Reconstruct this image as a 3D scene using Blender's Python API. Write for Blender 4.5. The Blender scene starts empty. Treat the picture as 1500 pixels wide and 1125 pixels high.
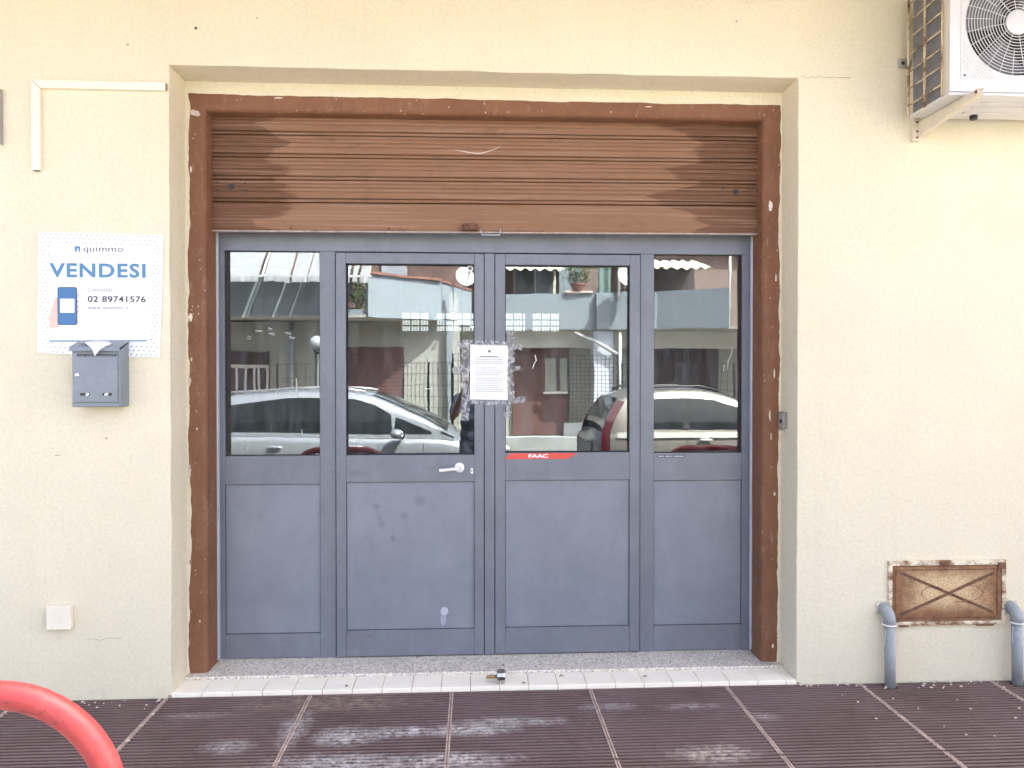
import bpy, bmesh, math, random
from mathutils import Vector, Matrix, noise as mnoise

# ------------------------------------------------------------------ camera, sky, sun, exposure
scene = bpy.context.scene
COL = scene.collection
R = math.radians
rnd = random.Random(7)

cam_data = bpy.data.cameras.new('camera')
cam = bpy.data.objects.new('camera', cam_data)
COL.objects.link(cam)
cam.location = (0.0, -3.65, 1.535)
cam.rotation_euler = (R(90) - math.atan(11.5 / 1100), 0, -math.atan(56 / 1100))
cam_data.sensor_width = 36.0
cam_data.lens = 26.4
cam_data.clip_start = 0.02
cam_data.clip_end = 2000
scene.camera = cam

SUN_DIR = Vector((0.42, 0.36, 0.80)).normalized()
world = bpy.data.worlds.new('World')
scene.world = world
world.use_nodes = True
wn = world.node_tree
sky = wn.nodes.new('ShaderNodeTexSky')
sky.sky_type = 'NISHITA'
sky.sun_disc = False
sky.sun_elevation = math.asin(SUN_DIR.z)
sky.sun_rotation = math.atan2(SUN_DIR.x, SUN_DIR.y)
sky.air_density = 0.35
sky.dust_density = 7.0
sky.ozone_density = 0.5
bg = wn.nodes['Background']
bg.inputs['Strength'].default_value = 0.15
wn.links.new(sky.outputs[0], bg.inputs['Color'])

sun_data = bpy.data.lights.new('sun', 'SUN')
sun_data.energy = 5.0
sun_data.angle = R(0.5)
sun_data.color = (1.0, 0.95, 0.86)
sun = bpy.data.objects.new('sun', sun_data)
COL.objects.link(sun)
sun.rotation_euler = SUN_DIR.to_track_quat('Z', 'Y').to_euler()
sun.location = (6, 8, 14)

scene.view_settings.view_transform = 'Standard'
scene.view_settings.look = 'None'
scene.view_settings.gamma = 1.0
scene.view_settings.exposure = 3.44
scene.view_settings.use_curve_mapping = False
scene.cycles.max_bounces = 8
scene.cycles.diffuse_bounces = 5
scene.cycles.transparent_max_bounces = 16
scene.cycles.sample_clamp_indirect = 8

# ------------------------------------------------------------------ object helpers
ORG = {}

def thing(name, loc, label, cat, group=None):
    o = bpy.data.objects.new(name, None)
    o.empty_display_size = 0.1
    COL.objects.link(o)
    o.location = loc
    ORG[o.name] = Vector(loc)
    tag(o, label, cat, group)
    return o

def tag(o, label=None, cat=None, group=None, kind=None):
    if label: o['label'] = label
    if cat: o['category'] = cat
    if group: o['group'] = group
    if kind: o['kind'] = kind
    return o

class MB:
    """collects shapes given in world coordinates; build() makes ONE mesh object"""
    def __init__(s):
        s.v = []; s.f = []; s.m = []
    def add(s, vs, fs, mi=0):
        n = len(s.v)
        s.v += [tuple(v) for v in vs]
        s.f += [tuple(i + n for i in f) for f in fs]
        s.m += [mi] * len(fs)
        return s
    def box(s, x0, x1, y0, y1, z0, z1, mi=0):
        vs = [(x, y, z) for z in (z0, z1) for y in (y0, y1) for x in (x0, x1)]
        return s.add(vs, [(0, 2, 3, 1), (4, 5, 7, 6), (0, 1, 5, 4), (2, 6, 7, 3), (0, 4, 6, 2), (1, 3, 7, 5)], mi)
    def tube(s, path, r, n=10, closed=False, cap=True, mi=0):
        P = [Vector(p) for p in path]
        rs = r if isinstance(r, (list, tuple)) else [r] * len(P)
        vs = []; fs = []
        up = None
        for i, p in enumerate(P):
            if closed:
                t = (P[(i + 1) % len(P)] - P[i - 1]).normalized()
            else:
                t = (P[min(i + 1, len(P) - 1)] - P[max(i - 1, 0)]).normalized()
            if up is None:
                up = t.orthogonal().normalized()
            up = (up - t * up.dot(t))
            up = up.normalized() if up.length > 1e-6 else t.orthogonal().normalized()
            b = t.cross(up)
            for k in range(n):
                a = 2 * math.pi * k / n
                vs.append(p + (up * math.cos(a) + b * math.sin(a)) * rs[i])
        m = len(P)
        for i in range(m if closed else m - 1):
            j = (i + 1) % m
            for k in range(n):
                k2 = (k + 1) % n
                fs.append((i * n + k, i * n + k2, j * n + k2, j * n + k))
        if cap and not closed:
            fs.append(tuple(range(n - 1, -1, -1)))
            fs.append(tuple((m - 1) * n + k for k in range(n)))
        return s.add(vs, fs, mi)
    def lathe(s, c, axis, prof, n=24, mi=0):
        """prof: list of (distance along axis, radius)"""
        c = Vector(c); ax = Vector(axis).normalized(); u = ax.orthogonal().normalized(); w = ax.cross(u)
        vs = []; fs = []
        for d, r in prof:
            for k in range(n):
                a = 2 * math.pi * k / n
                vs.append(c + ax * d + (u * math.cos(a) + w * math.sin(a)) * max(r, 1e-4))
        for i in range(len(prof) - 1):
            for k in range(n):
                k2 = (k + 1) % n
                fs.append((i * n + k, i * n + k2, (i + 1) * n + k2, (i + 1) * n + k))
        fs.append(tuple(range(n - 1, -1, -1)))
        fs.append(tuple((len(prof) - 1) * n + k for k in range(n)))
        return s.add(vs, fs, mi)
    def ball(s, c, r, n=12, m=8, mi=0):
        rx, ry, rz = r if isinstance(r, (list, tuple)) else (r, r, r)
        vs = []; fs = []
        for i in range(m + 1):
            t = math.pi * i / m
            for k in range(n):
                a = 2 * math.pi * k / n
                q = max(math.sin(t), 1e-3)
                vs.append((c[0] + rx * q * math.cos(a), c[1] + ry * q * math.sin(a), c[2] + rz * math.cos(t)))
        for i in range(m):
            for k in range(n):
                k2 = (k + 1) % n
                fs.append((i * n + k, (i + 1) * n + k, (i + 1) * n + k2, i * n + k2))
        return s.add(vs, fs, mi)
    def prism(s, poly, d, mi=0):
        """poly: 3-D outline; d: extrusion vector"""
        n = len(poly); d = Vector(d)
        vs = [Vector(p) for p in poly] + [Vector(p) + d for p in poly]
        fs = [tuple(range(n)), tuple(range(2 * n - 1, n - 1, -1))]
        fs += [(i, n + i, n + (i + 1) % n, (i + 1) % n) for i in range(n)]
        return s.add(vs, fs, mi)
    def build(s, name, mat, parent=None, bevel=0, seg=2, smooth=False, auto=None, kind=None, root=None):
        me = bpy.data.meshes.new(name)
        bm = bmesh.new()
        vs = [bm.verts.new(v) for v in s.v]
        for f, mi in zip(s.f, s.m):
            try:
                fc = bm.faces.new([vs[i] for i in f]); fc.material_index = mi
            except ValueError:
                pass
        bmesh.ops.recalc_face_normals(bm, faces=bm.faces[:])
        if bevel:
            bmesh.ops.bevel(bm, geom=bm.edges[:], offset=bevel, segments=seg, affect='EDGES', profile=0.5, clamp_overlap=True)
        org = Vector((0, 0, 0))
        if parent is not None:
            p = parent
            while p.parent is not None: p = p.parent
            org = ORG.get(p.name, Vector((0, 0, 0)))
        elif root is not None:
            org = Vector(root)
        for v in bm.verts: v.co -= org
        bm.to_mesh(me); bm.free()
        for mt in (mat if isinstance(mat, (list, tuple)) else [mat]):
            me.materials.append(mt)
        if smooth or auto:
            for p in me.polygons: p.use_smooth = True
            if auto:
                try: me.set_sharp_from_angle(angle=R(auto))
                except Exception: pass
        o = bpy.data.objects.new(name, me)
        COL.objects.link(o)
        if parent is not None: o.parent = parent
        else:
            o.location = org
            ORG[o.name] = org
        if kind: o['kind'] = kind
        return o

def box(name, mat, parent, x0, x1, y0, y1, z0, z1, bevel=0.0015, **k):
    return MB().box(x0, x1, y0, y1, z0, z1).build(name, mat, parent, bevel=bevel, **k)

# ------------------------------------------------------------------ materials
def nodes_of(name):
    m = bpy.data.materials.new(name); m.use_nodes = True
    nt = m.node_tree
    return m, nt, nt.nodes['Principled BSDF']

class NT:
    def __init__(s, nt): s.nt = nt
    def n(s, t, **k):
        o = s.nt.nodes.new(t)
        for a, b in k.items(): setattr(o, a, b)
        return o
    def l(s, a, b): s.nt.links.new(a, b)
    def pos(s, scale=(1, 1, 1)):
        g = s.n('ShaderNodeNewGeometry'); m = s.n('ShaderNodeMapping'); m.inputs['Scale'].default_value = scale
        s.l(g.outputs['Position'], m.inputs['Vector']); return m.outputs[0]
    def noise(s, scale, detail=4, rough=.6, vec=None, dist=0):
        o = s.n('ShaderNodeTexNoise'); o.inputs['Scale'].default_value = scale; o.inputs['Detail'].default_value = detail
        o.inputs['Roughness'].default_value = rough; o.inputs['Distortion'].default_value = dist
        s.l(vec if vec is not None else s.pos(), o.inputs['Vector']); return o.outputs['Fac']
    def ramp(s, fac, p0, p1, c0=(0, 0, 0, 1), c1=(1, 1, 1, 1)):
        o = s.n('ShaderNodeValToRGB'); e = o.color_ramp.elements
        e[0].position = p0; e[1].position = p1; e[0].color = c0; e[1].color = c1
        s.l(fac, o.inputs[0]); return o.outputs[0]
    def mix(s, fac, a, b, mode='MIX'):
        o = s.n('ShaderNodeMix', data_type='RGBA', blend_type=mode)
        for v, i in ((fac, 0), (a, 6), (b, 7)):
            if isinstance(v, (int, float)): o.inputs[i].default_value = v
            elif isinstance(v, (tuple, list)): o.inputs[i].default_value = (*v[:3], 1)
            else: s.l(v, o.inputs[i])
        return o.outputs[2]
    def math(s, op, a, b=0.0, clamp=False):
        o = s.n('ShaderNodeMath', operation=op); o.use_clamp = clamp
        for v, i in ((a, 0), (b, 1)):
            if isinstance(v, (int, float)): o.inputs[i].default_value = v
            else: s.l(v, o.inputs[i])
        return o.outputs[0]
    def bump(s, h, strength, dist=0.002, normal=None):
        o = s.n('ShaderNodeBump'); o.inputs['Strength'].default_value = strength; o.inputs['Distance'].default_value = dist
        s.l(h, o.inputs['Height'])
        if normal is not None: s.l(normal, o.inputs['Normal'])
        return o.outputs[0]
    def blob(s, c, r, edge=.5, nz=.6, scale=14):
        """soft noisy blob mask around a world point: 1 inside"""
        g = s.n('ShaderNodeNewGeometry')
        sub = s.n('ShaderNodeVectorMath', operation='SUBTRACT'); s.l(g.outputs['Position'], sub.inputs[0]); sub.inputs[1].default_value = c
        dv = s.n('ShaderNodeVectorMath', operation='DIVIDE'); s.l(sub.outputs[0], dv.inputs[0]); dv.inputs[1].default_value = r
        ln = s.n('ShaderNodeVectorMath', operation='LENGTH'); s.l(dv.outputs[0], ln.inputs[0])
        d = s.math('ADD', ln.outputs['Value'], s.math('MULTIPLY', s.math('SUBTRACT', s.noise(scale, 6, .7), .5), nz * 2))
        mr = s.n('ShaderNodeMapRange'); mr.inputs[1].default_value = 1 + edge; mr.inputs[2].default_value = 1 - edge
        mr.inputs[3].default_value = 0; mr.inputs[4].default_value = 1
        s.l(d, mr.inputs[0]); return mr.outputs[0]

def M(name, col, rough=.55, metal=0., var=.12, vs=4., bump=0., bs=150., spec=.5, stretch=(1, 1, 1), dirt=0., dirtcol=(.25, .2, .15), ds=9., coat=0., bd=.002):
    m, nt, b = nodes_of(name); t = NT(nt)
    vec = t.pos(stretch)
    c = t.mix(t.ramp(t.noise(vs, 5, .65, vec), .3, .7), tuple(x * (1 - var) for x in col), tuple(min(1, x * (1 + var)) for x in col))
    if dirt:
        c = t.mix(t.math('MULTIPLY', t.ramp(t.noise(ds, 8, .75, vec), .55, .75), dirt), c, dirtcol)
    t.l(c, b.inputs['Base Color'])
    rr = t.n('ShaderNodeMapRange'); rr.inputs[3].default_value = max(.02, rough - .08); rr.inputs[4].default_value = min(1, rough + .08)
    t.l(t.noise(vs * 2.3, 4, .6, vec), rr.inputs[0]); t.l(rr.outputs[0], b.inputs['Roughness'])
    b.inputs['Metallic'].default_value = metal
    b.inputs['Specular IOR Level'].default_value = spec
    if coat:
        b.inputs['Coat Weight'].default_value = coat; b.inputs['Coat Roughness'].default_value = .04
    if bump:
        t.l(t.bump(t.noise(bs, 4, .6, vec), bump, bd), b.inputs['Normal'])
    return m

def plaster(name, col, marks=True):
    m, nt, b = nodes_of(name); t = NT(nt)
    big = t.ramp(t.noise(.9, 4, .55), .3, .7)
    mid = t.ramp(t.noise(6, 6, .7), .35, .68)
    fine = t.ramp(t.noise(60, 5, .75), .33, .62)
    c = t.mix(big, (col[0] * .94, col[1] * .935, col[2] * .91), tuple(min(1, x * 1.05) for x in col))
    c = t.mix(t.math('MULTIPLY', mid, .5), c, (col[0] * 1.03, col[1] * 1.0, col[2] * .93))
    c = t.mix(t.math('MULTIPLY', t.math('SUBTRACT', 1, fine), .34), c, (col[0] * .74, col[1] * .71, col[2] * .62))
    spk = t.ramp(t.noise(110, 4, .8), .585, .66)
    c = t.mix(t.math('MULTIPLY', spk, .5), c, (col[0] * .55, col[1] * .5, col[2] * .42))
    if marks:
        sc = t.ramp(t.noise(7, 9, .82, t.pos((1, 1, 2.2))), .70, .78)
        c = t.mix(t.math('MULTIPLY', sc, .35), c, (.33, .29, .24))
        st = t.ramp(t.noise(2.4, 6, .7, t.pos((4.5, 1, .22))), .58, .74)
        c = t.mix(t.math('MULTIPLY', st, .14), c, (.52, .45, .33))
        # splash soiling with an uneven edge just above the pavement
        g = t.n('ShaderNodeNewGeometry'); sx = t.n('ShaderNodeSeparateXYZ'); t.l(g.outputs['Position'], sx.inputs[0])
        mr = t.n('ShaderNodeMapRange'); mr.inputs[1].default_value = .07; mr.inputs[2].default_value = 0.0
        t.l(sx.outputs['Z'], mr.inputs[0])
        low = t.math('MULTIPLY', mr.outputs[0], t.ramp(t.noise(15, 8, .8), .5, .7))
        c = t.mix(t.math('MULTIPLY', low, .4), c, (.42, .36, .27))
    t.l(c, b.inputs['Base Color'])
    b.inputs['Roughness'].default_value = .9
    b.inputs['Specular IOR Level'].default_value = .2
    h = t.math('ADD', t.math('MULTIPLY', t.noise(190, 5, .75), 1.2), t.math('MULTIPLY', t.noise(9, 4, .6), 1.5))
    t.l(t.bump(h, .7, .005), b.inputs['Normal'])
    return m

WALLC = (.765, .715, .55)
m_wall = plaster('cream_plaster', WALLC)
m_cream = M('cream_plastic', (.78, .73, .58), .5, var=.05, dirt=.25, ds=20)

def brown_paint():
    m, nt, b = nodes_of('brown_wall_paint'); t = NT(nt)
    c = t.mix(t.ramp(t.noise(5, 6, .7), .3, .7), (.178, .081, .042), (.226, .110, .060))
    # pale specks where paint has flaked
    v = t.n('ShaderNodeTexVoronoi'); v.inputs['Scale'].default_value = 34; t.l(t.pos((1, 1, .75)), v.inputs['Vector'])
    sp = t.math('MULTIPLY', t.ramp(v.outputs['Distance'], .09, .15, (1, 1, 1, 1), (0, 0, 0, 1)), t.ramp(t.noise(4, 4, .7), .47, .57))
    c = t.mix(t.math('MULTIPLY', sp, .85), c, (.52, .42, .33))
    wr = t.math('MULTIPLY', t.ramp(t.noise(26, 9, .8, t.pos((1, 1, .3))), .55, .68), .5)
    c = t.mix(t.math('MULTIPLY', wr, .7), c, (.42, .31, .25))
    t.l(c, b.inputs['Base Color']); b.inputs['Roughness'].default_value = .6; b.inputs['Specular IOR Level'].default_value = .2
    t.l(t.bump(t.noise(40, 6, .7), .7, .006), b.inputs['Normal'])
    return m
m_brown = brown_paint()

def shutter_paint():
    m, nt, b = nodes_of('faded_brown_shutter_paint'); t = NT(nt)
    g = t.n('ShaderNodeNewGeometry'); sx = t.n('ShaderNodeSeparateXYZ'); t.l(g.outputs['Position'], sx.inputs[0])
    fresh = t.mix(t.noise(7, 5, .6, t.pos((.5, 1, 3))), (.120, .055, .027), (.160, .078, .040))
    worn = t.mix(t.noise(9, 7, .75, t.pos((.35, 1, 5))), (.215, .107, .055), (.30, .172, .10))
    # wiped area: fades out towards both ends with a hand-made wavy edge that steps from slat to slat
    wob = t.math('MULTIPLY', t.math('SUBTRACT', t.noise(3.2, 3, .5, t.pos((.25, .1, 2.2))), .5), 1.15)
    ax = t.math('ABSOLUTE', t.math('SUBTRACT', sx.outputs['X'], .06))
    d = t.math('ADD', ax, wob)
    mk = t.ramp(t.math('MULTIPLY', d, .5), .51, .53, (1, 1, 1, 1), (0, 0, 0, 1))
    c = t.mix(t.math('MULTIPLY', mk, .85), fresh, worn)
    streak = t.ramp(t.noise(30, 6, .7, t.pos((.05, 1, 4))), .52, .66)
    c = t.mix(t.math('MULTIPLY', streak, .42), c, (.42, .28, .205))
    grime = t.ramp(t.noise(5, 8, .75, t.pos((1, 1, 2))), .56, .74)
    c = t.mix(t.math('MULTIPLY', grime, .5), c, (.11, .05, .028))
    chip = t.ramp(t.noise(34, 10, .85), .70, .74)
    c = t.mix(t.math('MULTIPLY', chip, .6), c, (.45, .36, .31))
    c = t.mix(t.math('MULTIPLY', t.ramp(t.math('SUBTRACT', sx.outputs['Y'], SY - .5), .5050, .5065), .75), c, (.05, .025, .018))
    t.l(c, b.inputs['Base Color']); b.inputs['Roughness'].default_value = .55; b.inputs['Specular IOR Level'].default_value = .22
    t.l(t.bump(t.noise(60, 4, .6, t.pos((.3, 1, 2))), .12, .002), b.inputs['Normal'])
    return m
SY = .285
m_shutter = shutter_paint()

def door_paint(name, k=1.0):
    m, nt, b = nodes_of(name); t = NT(nt)
    c = t.mix(t.ramp(t.noise(3.5, 6, .7), .32, .7), (.150 * k, .165 * k, .191 * k), (.185 * k, .203 * k, .232 * k))
    dust = t.ramp(t.noise(5, 9, .75, t.pos((1.6, 1, .8))), .45, .75)
    c = t.mix(t.math('MULTIPLY', dust, .12), c, (.40, .42, .48))
    smu = t.ramp(t.noise(9, 5, .6), .66, .73)
    c = t.mix(t.math('MULTIPLY', smu, .45), c, (.10, .105, .12))
    for bc, br in (((-.29, .39, .87), (.028, .2, .026)), ((-.52, .39, .84), (.02, .2, .016)), ((-.49, .39, .745), (.018, .2, .022)), ((-.37, .39, .79), (.016, .2, .018)), ((-.62, .39, 1.02), (.05, .2, .02)), ((-.43, .39, .67), (.013, .2, .016))):
        c = t.mix(t.math('MULTIPLY', t.blob(bc, br, .5, .5, 30), .45), c, (.10, .115, .14))
    scr = t.ramp(t.noise(16, 10, .85, t.pos((1.6, 1, .5))), .665, .72)
    c = t.mix(t.math('MULTIPLY', scr, .55), c, (.5, .5, .53))
    t.l(c, b.inputs['Base Color'])
    rr = t.n('ShaderNodeMapRange'); rr.inputs[3].default_value = .26; rr.inputs[4].default_value = .42
    t.l(t.noise(6, 6, .7), rr.inputs[0]); t.l(rr.outputs[0], b.inputs['Roughness'])
    b.inputs['Specular IOR Level'].default_value = .6
    t.l(t.bump(t.noise(90, 3, .6), .06, .001), b.inputs['Normal'])
    return m
m_alu = door_paint('grey_powder_coat', .88)
m_panel = door_paint('grey_panel_sheet', 1.12)
m_gasket = M('black_rubber', (.012, .012, .013), .6)
m_galv = M('grey_metal_guide', (.48, .50, .55), .45, .2, dirt=.35, ds=14, dirtcol=(.16, .13, .12), stretch=(1, 1, .3))

def glass_mat(name, ior=1.75, tint=(.5, .55, .55), dustw=.05):
    m = bpy.data.materials.new(name); m.use_nodes = True; nt = m.node_tree; t = NT(nt)
    nt.nodes.remove(nt.nodes['Principled BSDF'])
    out = nt.nodes['Material Output']
    tr = t.n('ShaderNodeBsdfTransparent'); tr.inputs[0].default_value = (*tint, 1)
    gl = t.n('ShaderNodeBsdfGlossy'); gl.inputs['Roughness'].default_value = 0.0; gl.inputs[0].default_value = (.93, .98, 1, 1)
    t.l(t.bump(t.noise(2.6, 2, .5), .25, .0012), gl.inputs['Normal'])
    fr = t.n('ShaderNodeFresnel'); fr.inputs[0].default_value = ior
    mx = t.n('ShaderNodeMixShader'); t.l(fr.outputs[0], mx.inputs[0]); t.l(tr.outputs[0], mx.inputs[1]); t.l(gl.outputs[0], mx.inputs[2])
    df = t.n('ShaderNodeBsdfDiffuse'); df.inputs[0].default_value = (.50, .55, .60, 1)
    d1 = t.ramp(t.noise(5, 8, .75, t.pos((2.5, 1, .5))), .42, .8)
    d2 = t.ramp(t.noise(18, 10, .85, t.pos((1.2, 1, .7))), .70, .77)
    w = t.math('ADD', t.math('MULTIPLY', d1, dustw), t.math('MULTIPLY', d2, .22), True)
    m2 = t.n('ShaderNodeMixShader'); t.l(w, m2.inputs[0]); t.l(mx.outputs[0], m2.inputs[1]); t.l(df.outputs[0], m2.inputs[2])
    t.l(m2.outputs[0], out.inputs[0])
    return m
m_glass = glass_mat('door_glass', 2.05, (.55, .6, .6), .14)

def paving_mat():
    m, nt, b = nodes_of('ribbed_brown_paving'); t = NT(nt)
    c = t.mix(t.ramp(t.noise(2.2, 6, .7), .3, .7), (.120, .079, .068), (.182, .128, .112))
    c = t.mix(t.math('MULTIPLY', t.ramp(t.noise(1.1, 5, .6, t.pos((1, 1, 1))), .45, .75), .45), c, (.165, .118, .120))
    wear = t.ramp(t.noise(70, 5, .8, t.pos((.25, 1.6, 1))), .56, .72)
    c = t.mix(t.math('MULTIPLY', wear, .5), c, (.27, .205, .19))
    # darker colour low in the grooves
    g = t.n('ShaderNodeNewGeometry'); sx = t.n('ShaderNodeSeparateXYZ'); t.l(g.outputs['Position'], sx.inputs[0])
    gr = t.n('ShaderNodeMapRange'); gr.inputs[1].default_value = -.002; gr.inputs[2].default_value = -.007
    t.l(sx.outputs['Z'], gr.inputs[0])
    c = t.mix(t.math('MULTIPLY', gr.outputs[0], .9), c, (.035, .021, .020))
    # patches of reflected light painted in as pale blobs, plus a few scuffs
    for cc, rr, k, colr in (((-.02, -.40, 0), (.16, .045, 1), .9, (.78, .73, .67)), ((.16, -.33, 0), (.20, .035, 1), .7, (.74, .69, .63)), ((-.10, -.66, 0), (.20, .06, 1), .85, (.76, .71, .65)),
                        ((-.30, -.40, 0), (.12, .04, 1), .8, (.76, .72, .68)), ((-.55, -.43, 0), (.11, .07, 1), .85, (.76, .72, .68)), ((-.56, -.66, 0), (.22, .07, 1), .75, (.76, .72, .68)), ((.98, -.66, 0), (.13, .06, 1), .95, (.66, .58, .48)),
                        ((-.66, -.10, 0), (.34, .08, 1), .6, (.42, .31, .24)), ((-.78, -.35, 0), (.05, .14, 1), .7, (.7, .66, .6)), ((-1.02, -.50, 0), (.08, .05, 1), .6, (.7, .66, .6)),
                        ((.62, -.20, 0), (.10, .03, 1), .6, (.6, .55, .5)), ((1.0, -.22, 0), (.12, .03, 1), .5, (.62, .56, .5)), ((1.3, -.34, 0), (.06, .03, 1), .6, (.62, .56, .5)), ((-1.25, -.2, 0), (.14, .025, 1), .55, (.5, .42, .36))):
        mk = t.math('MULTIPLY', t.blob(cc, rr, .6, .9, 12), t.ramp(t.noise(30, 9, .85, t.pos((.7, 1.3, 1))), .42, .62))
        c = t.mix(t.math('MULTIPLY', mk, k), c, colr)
    fl = t.ramp(t.noise(24, 10, .85), .705, .735)
    c = t.mix(t.math('MULTIPLY', fl, .8), c, (.6, .55, .5))
    t.l(c, b.inputs['Base Color']); b.inputs['Roughness'].default_value = .7; b.inputs['Specular IOR Level'].default_value = .25
    t.l(t.bump(t.noise(220, 3, .6), .3, .001), b.inputs['Normal'])
    return m
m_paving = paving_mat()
m_joint = M('paving_joint', (.44, .33, .275), .85, var=.35, vs=30, dirt=.6, dirtcol=(.1, .06, .05), ds=20)
m_tile = M('white_tile', (.91, .855, .70), .5, spec=.25, var=.05, vs=8, dirt=.3, dirtcol=(.48, .42, .34), ds=16, bump=.1, bs=60)

def granite():
    m, nt, b = nodes_of('speckled_granite'); t = NT(nt)
    n1 = t.ramp(t.noise(95, 4, .8), .38, .58); n2 = t.ramp(t.noise(150, 3, .7), .54, .60)
    c = t.mix(n1, (.24, .225, .20), (.78, .71, .59)); c = t.mix(n2, c, (.86, .80, .70))
    c = t.mix(t.math('MULTIPLY', t.ramp(t.noise(5, 7, .75), .5, .75), .55), c, (.36, .31, .25))
    t.l(c, b.inputs['Base Color']); b.inputs['Roughness'].default_value = .7
    t.l(t.bump(t.noise(200, 3, .6), .3, .001), b.inputs['Normal'])
    return m
m_granite = granite()

def rusty(name, paint=(.74, .63, .42), amount=.5, border=False):
    m, nt, b = nodes_of(name); t = NT(nt)
    base = t.mix(t.noise(14, 5, .7), tuple(x * .9 for x in paint), paint)
    r1 = t.mix(t.ramp(t.noise(20, 7, .75), .3, .7), (.12, .052, .025), (.29, .145, .06))
    k = t.ramp(t.math('ADD', t.noise(7, 9, .72, t.pos((1, 1, 1.7))), t.math('MULTIPLY', t.noise(160, 3, .7), .14)), .60 - .22 * amount, .68 - .10 * amount)
    if border:
        g = t.n('ShaderNodeNewGeometry'); sx = t.n('ShaderNodeSeparateXYZ'); t.l(g.outputs['Position'], sx.inputs[0])
        ex = t.math('DIVIDE', t.math('ABSOLUTE', t.math('SUBTRACT', sx.outputs['X'], 2.37)), .285)
        ez = t.math('DIVIDE', t.math('ABSOLUTE', t.math('SUBTRACT', sx.outputs['Z'], .462)), .135)
        e = t.math('ADD', t.math('MAXIMUM', ex, ez), t.math('MULTIPLY', t.math('SUBTRACT', t.noise(9, 8, .75), .5), .9))
        sp = t.math('MULTIPLY', t.math('SUBTRACT', t.noise(210, 4, .8), .5), 1.1)
        k = t.ramp(t.math('ADD', e, sp), .38, .84)
        base = t.mix(t.ramp(t.noise(180, 4, .8), .42, .60), base, (.40, .22, .075))
    c = t.mix(k, base, r1)
    t.l(c, b.inputs['Base Color']); b.inputs['Roughness'].default_value = .8
    t.l(t.bump(t.noise(120, 5, .7), .4, .002), b.inputs['Normal'])
    return m
m_rust = rusty('rusty_sheet', (.66, .54, .33), amount=.60, border=True)
m_rustdark = M('rusty_strap', (.145, .068, .036), .85, var=.5, vs=40, dirt=.7, ds=60, dirtcol=(.42, .28, .13), bump=.4, bs=120)
m_rustlite = rusty('rust_flecked_frame', (.76, .69, .5), .38)
m_cage = rusty('rust_flecked_cage', (.62, .52, .33), .28)

m_acwhite = M('white_enamel', (.60, .595, .58), .35, var=.03, dirt=.2, ds=12, dirtcol=(.5, .45, .38))
m_acbeige = M('weathered_casing', (.66, .60, .48), .5, var=.1, dirt=.5, ds=30, dirtcol=(.45, .28, .12))
m_fin = M('aluminium_fins', (.30, .30, .31), .6, .3, var=.2, vs=30)
m_dark = M('dark_void', (.02, .02, .024), .6)
m_blade = M('grey_fan_blade', (.14, .14, .16), .45)
m_pipe = M('grey_pvc', (.27, .29, .295), .45, var=.08, vs=14, dirt=.4, ds=24, dirtcol=(.66, .66, .64))
m_white = M('white_paint', (.78, .77, .74), .5, var=.05)
def red_paint():
    m, nt, b = nodes_of('worn_red_enamel'); t = NT(nt)
    c = t.mix(t.noise(9, 5, .7), (.32, .030, .028), (.42, .050, .046))
    c = t.mix(t.math('MULTIPLY', t.ramp(t.noise(16, 6, .7), .5, .75), .35), c, (.50, .13, .12))
    chip = t.ramp(t.noise(30, 10, .85, t.pos((.35, 1, 1))), .585, .61)
    c = t.mix(t.math('MULTIPLY', chip, .8), c, (.10, .022, .02))
    pal = t.ramp(t.noise(24, 10, .85, t.pos((.3, 1, 1.2))), .63, .66)
    c = t.mix(t.math('MULTIPLY', pal, .6), c, (.55, .35, .32))
    t.l(c, b.inputs['Base Color'])
    rr = t.n('ShaderNodeMapRange'); rr.inputs[3].default_value = .3; rr.inputs[4].default_value = .65
    t.l(t.noise(14, 6, .7), rr.inputs[0]); t.l(rr.outputs[0], b.inputs['Roughness'])
    t.l(t.bump(t.noise(30, 8, .8), .25, .004), b.inputs['Normal'])
    return m
m_red = red_paint()
m_mail = M('blue_grey_enamel', (.195, .225, .25), .38, var=.06, dirt=.3, ds=16, dirtcol=(.38, .38, .38))
m_mailside = m_mail
m_black = M('black_plastic', (.02, .021, .026), .4)
m_chrome = M('worn_chrome', (.55, .54, .52), .25, 1., var=.2, vs=40)
m_brass = M('brass', (.45, .31, .13), .35, 1., var=.2, vs=60)
m_steel = M('brushed_steel', (.72, .72, .72), .28, .9, var=.05)
m_handle = M('light_door_handle', (.80, .80, .78), .3, .1, var=.04)
m_paper = M('white_paper', (.86, .86, .85), .7, var=.015, spec=.3)
m_print = M('print_black', (.05, .055, .06), .6)
m_printgrey = M('print_grey', (.10, .105, .12), .6)
m_printpale = M('print_pale_grey', (.16, .165, .18), .6, var=.05)
m_blue = M('print_blue', (.055, .165, .34), .55, var=.05)
m_blueln = M('print_steel_blue', (.075, .215, .37), .55, var=.05)
m_skinprint = M('print_skin', (.72, .48, .40), .6, var=.12, vs=30)
m_stred = M('sticker_red', (.70, .075, .05), .4, var=.05)
m_stwhite = M('sticker_white', (.85, .85, .85), .4, var=.02)
m_stnavy = M('sticker_navy', (.025, .03, .06), .4)
m_crack = M('crack_shadow', (.36, .30, .21), .95)
m_hole = M('hole_shadow', (.06, .045, .035), .95)

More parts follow.
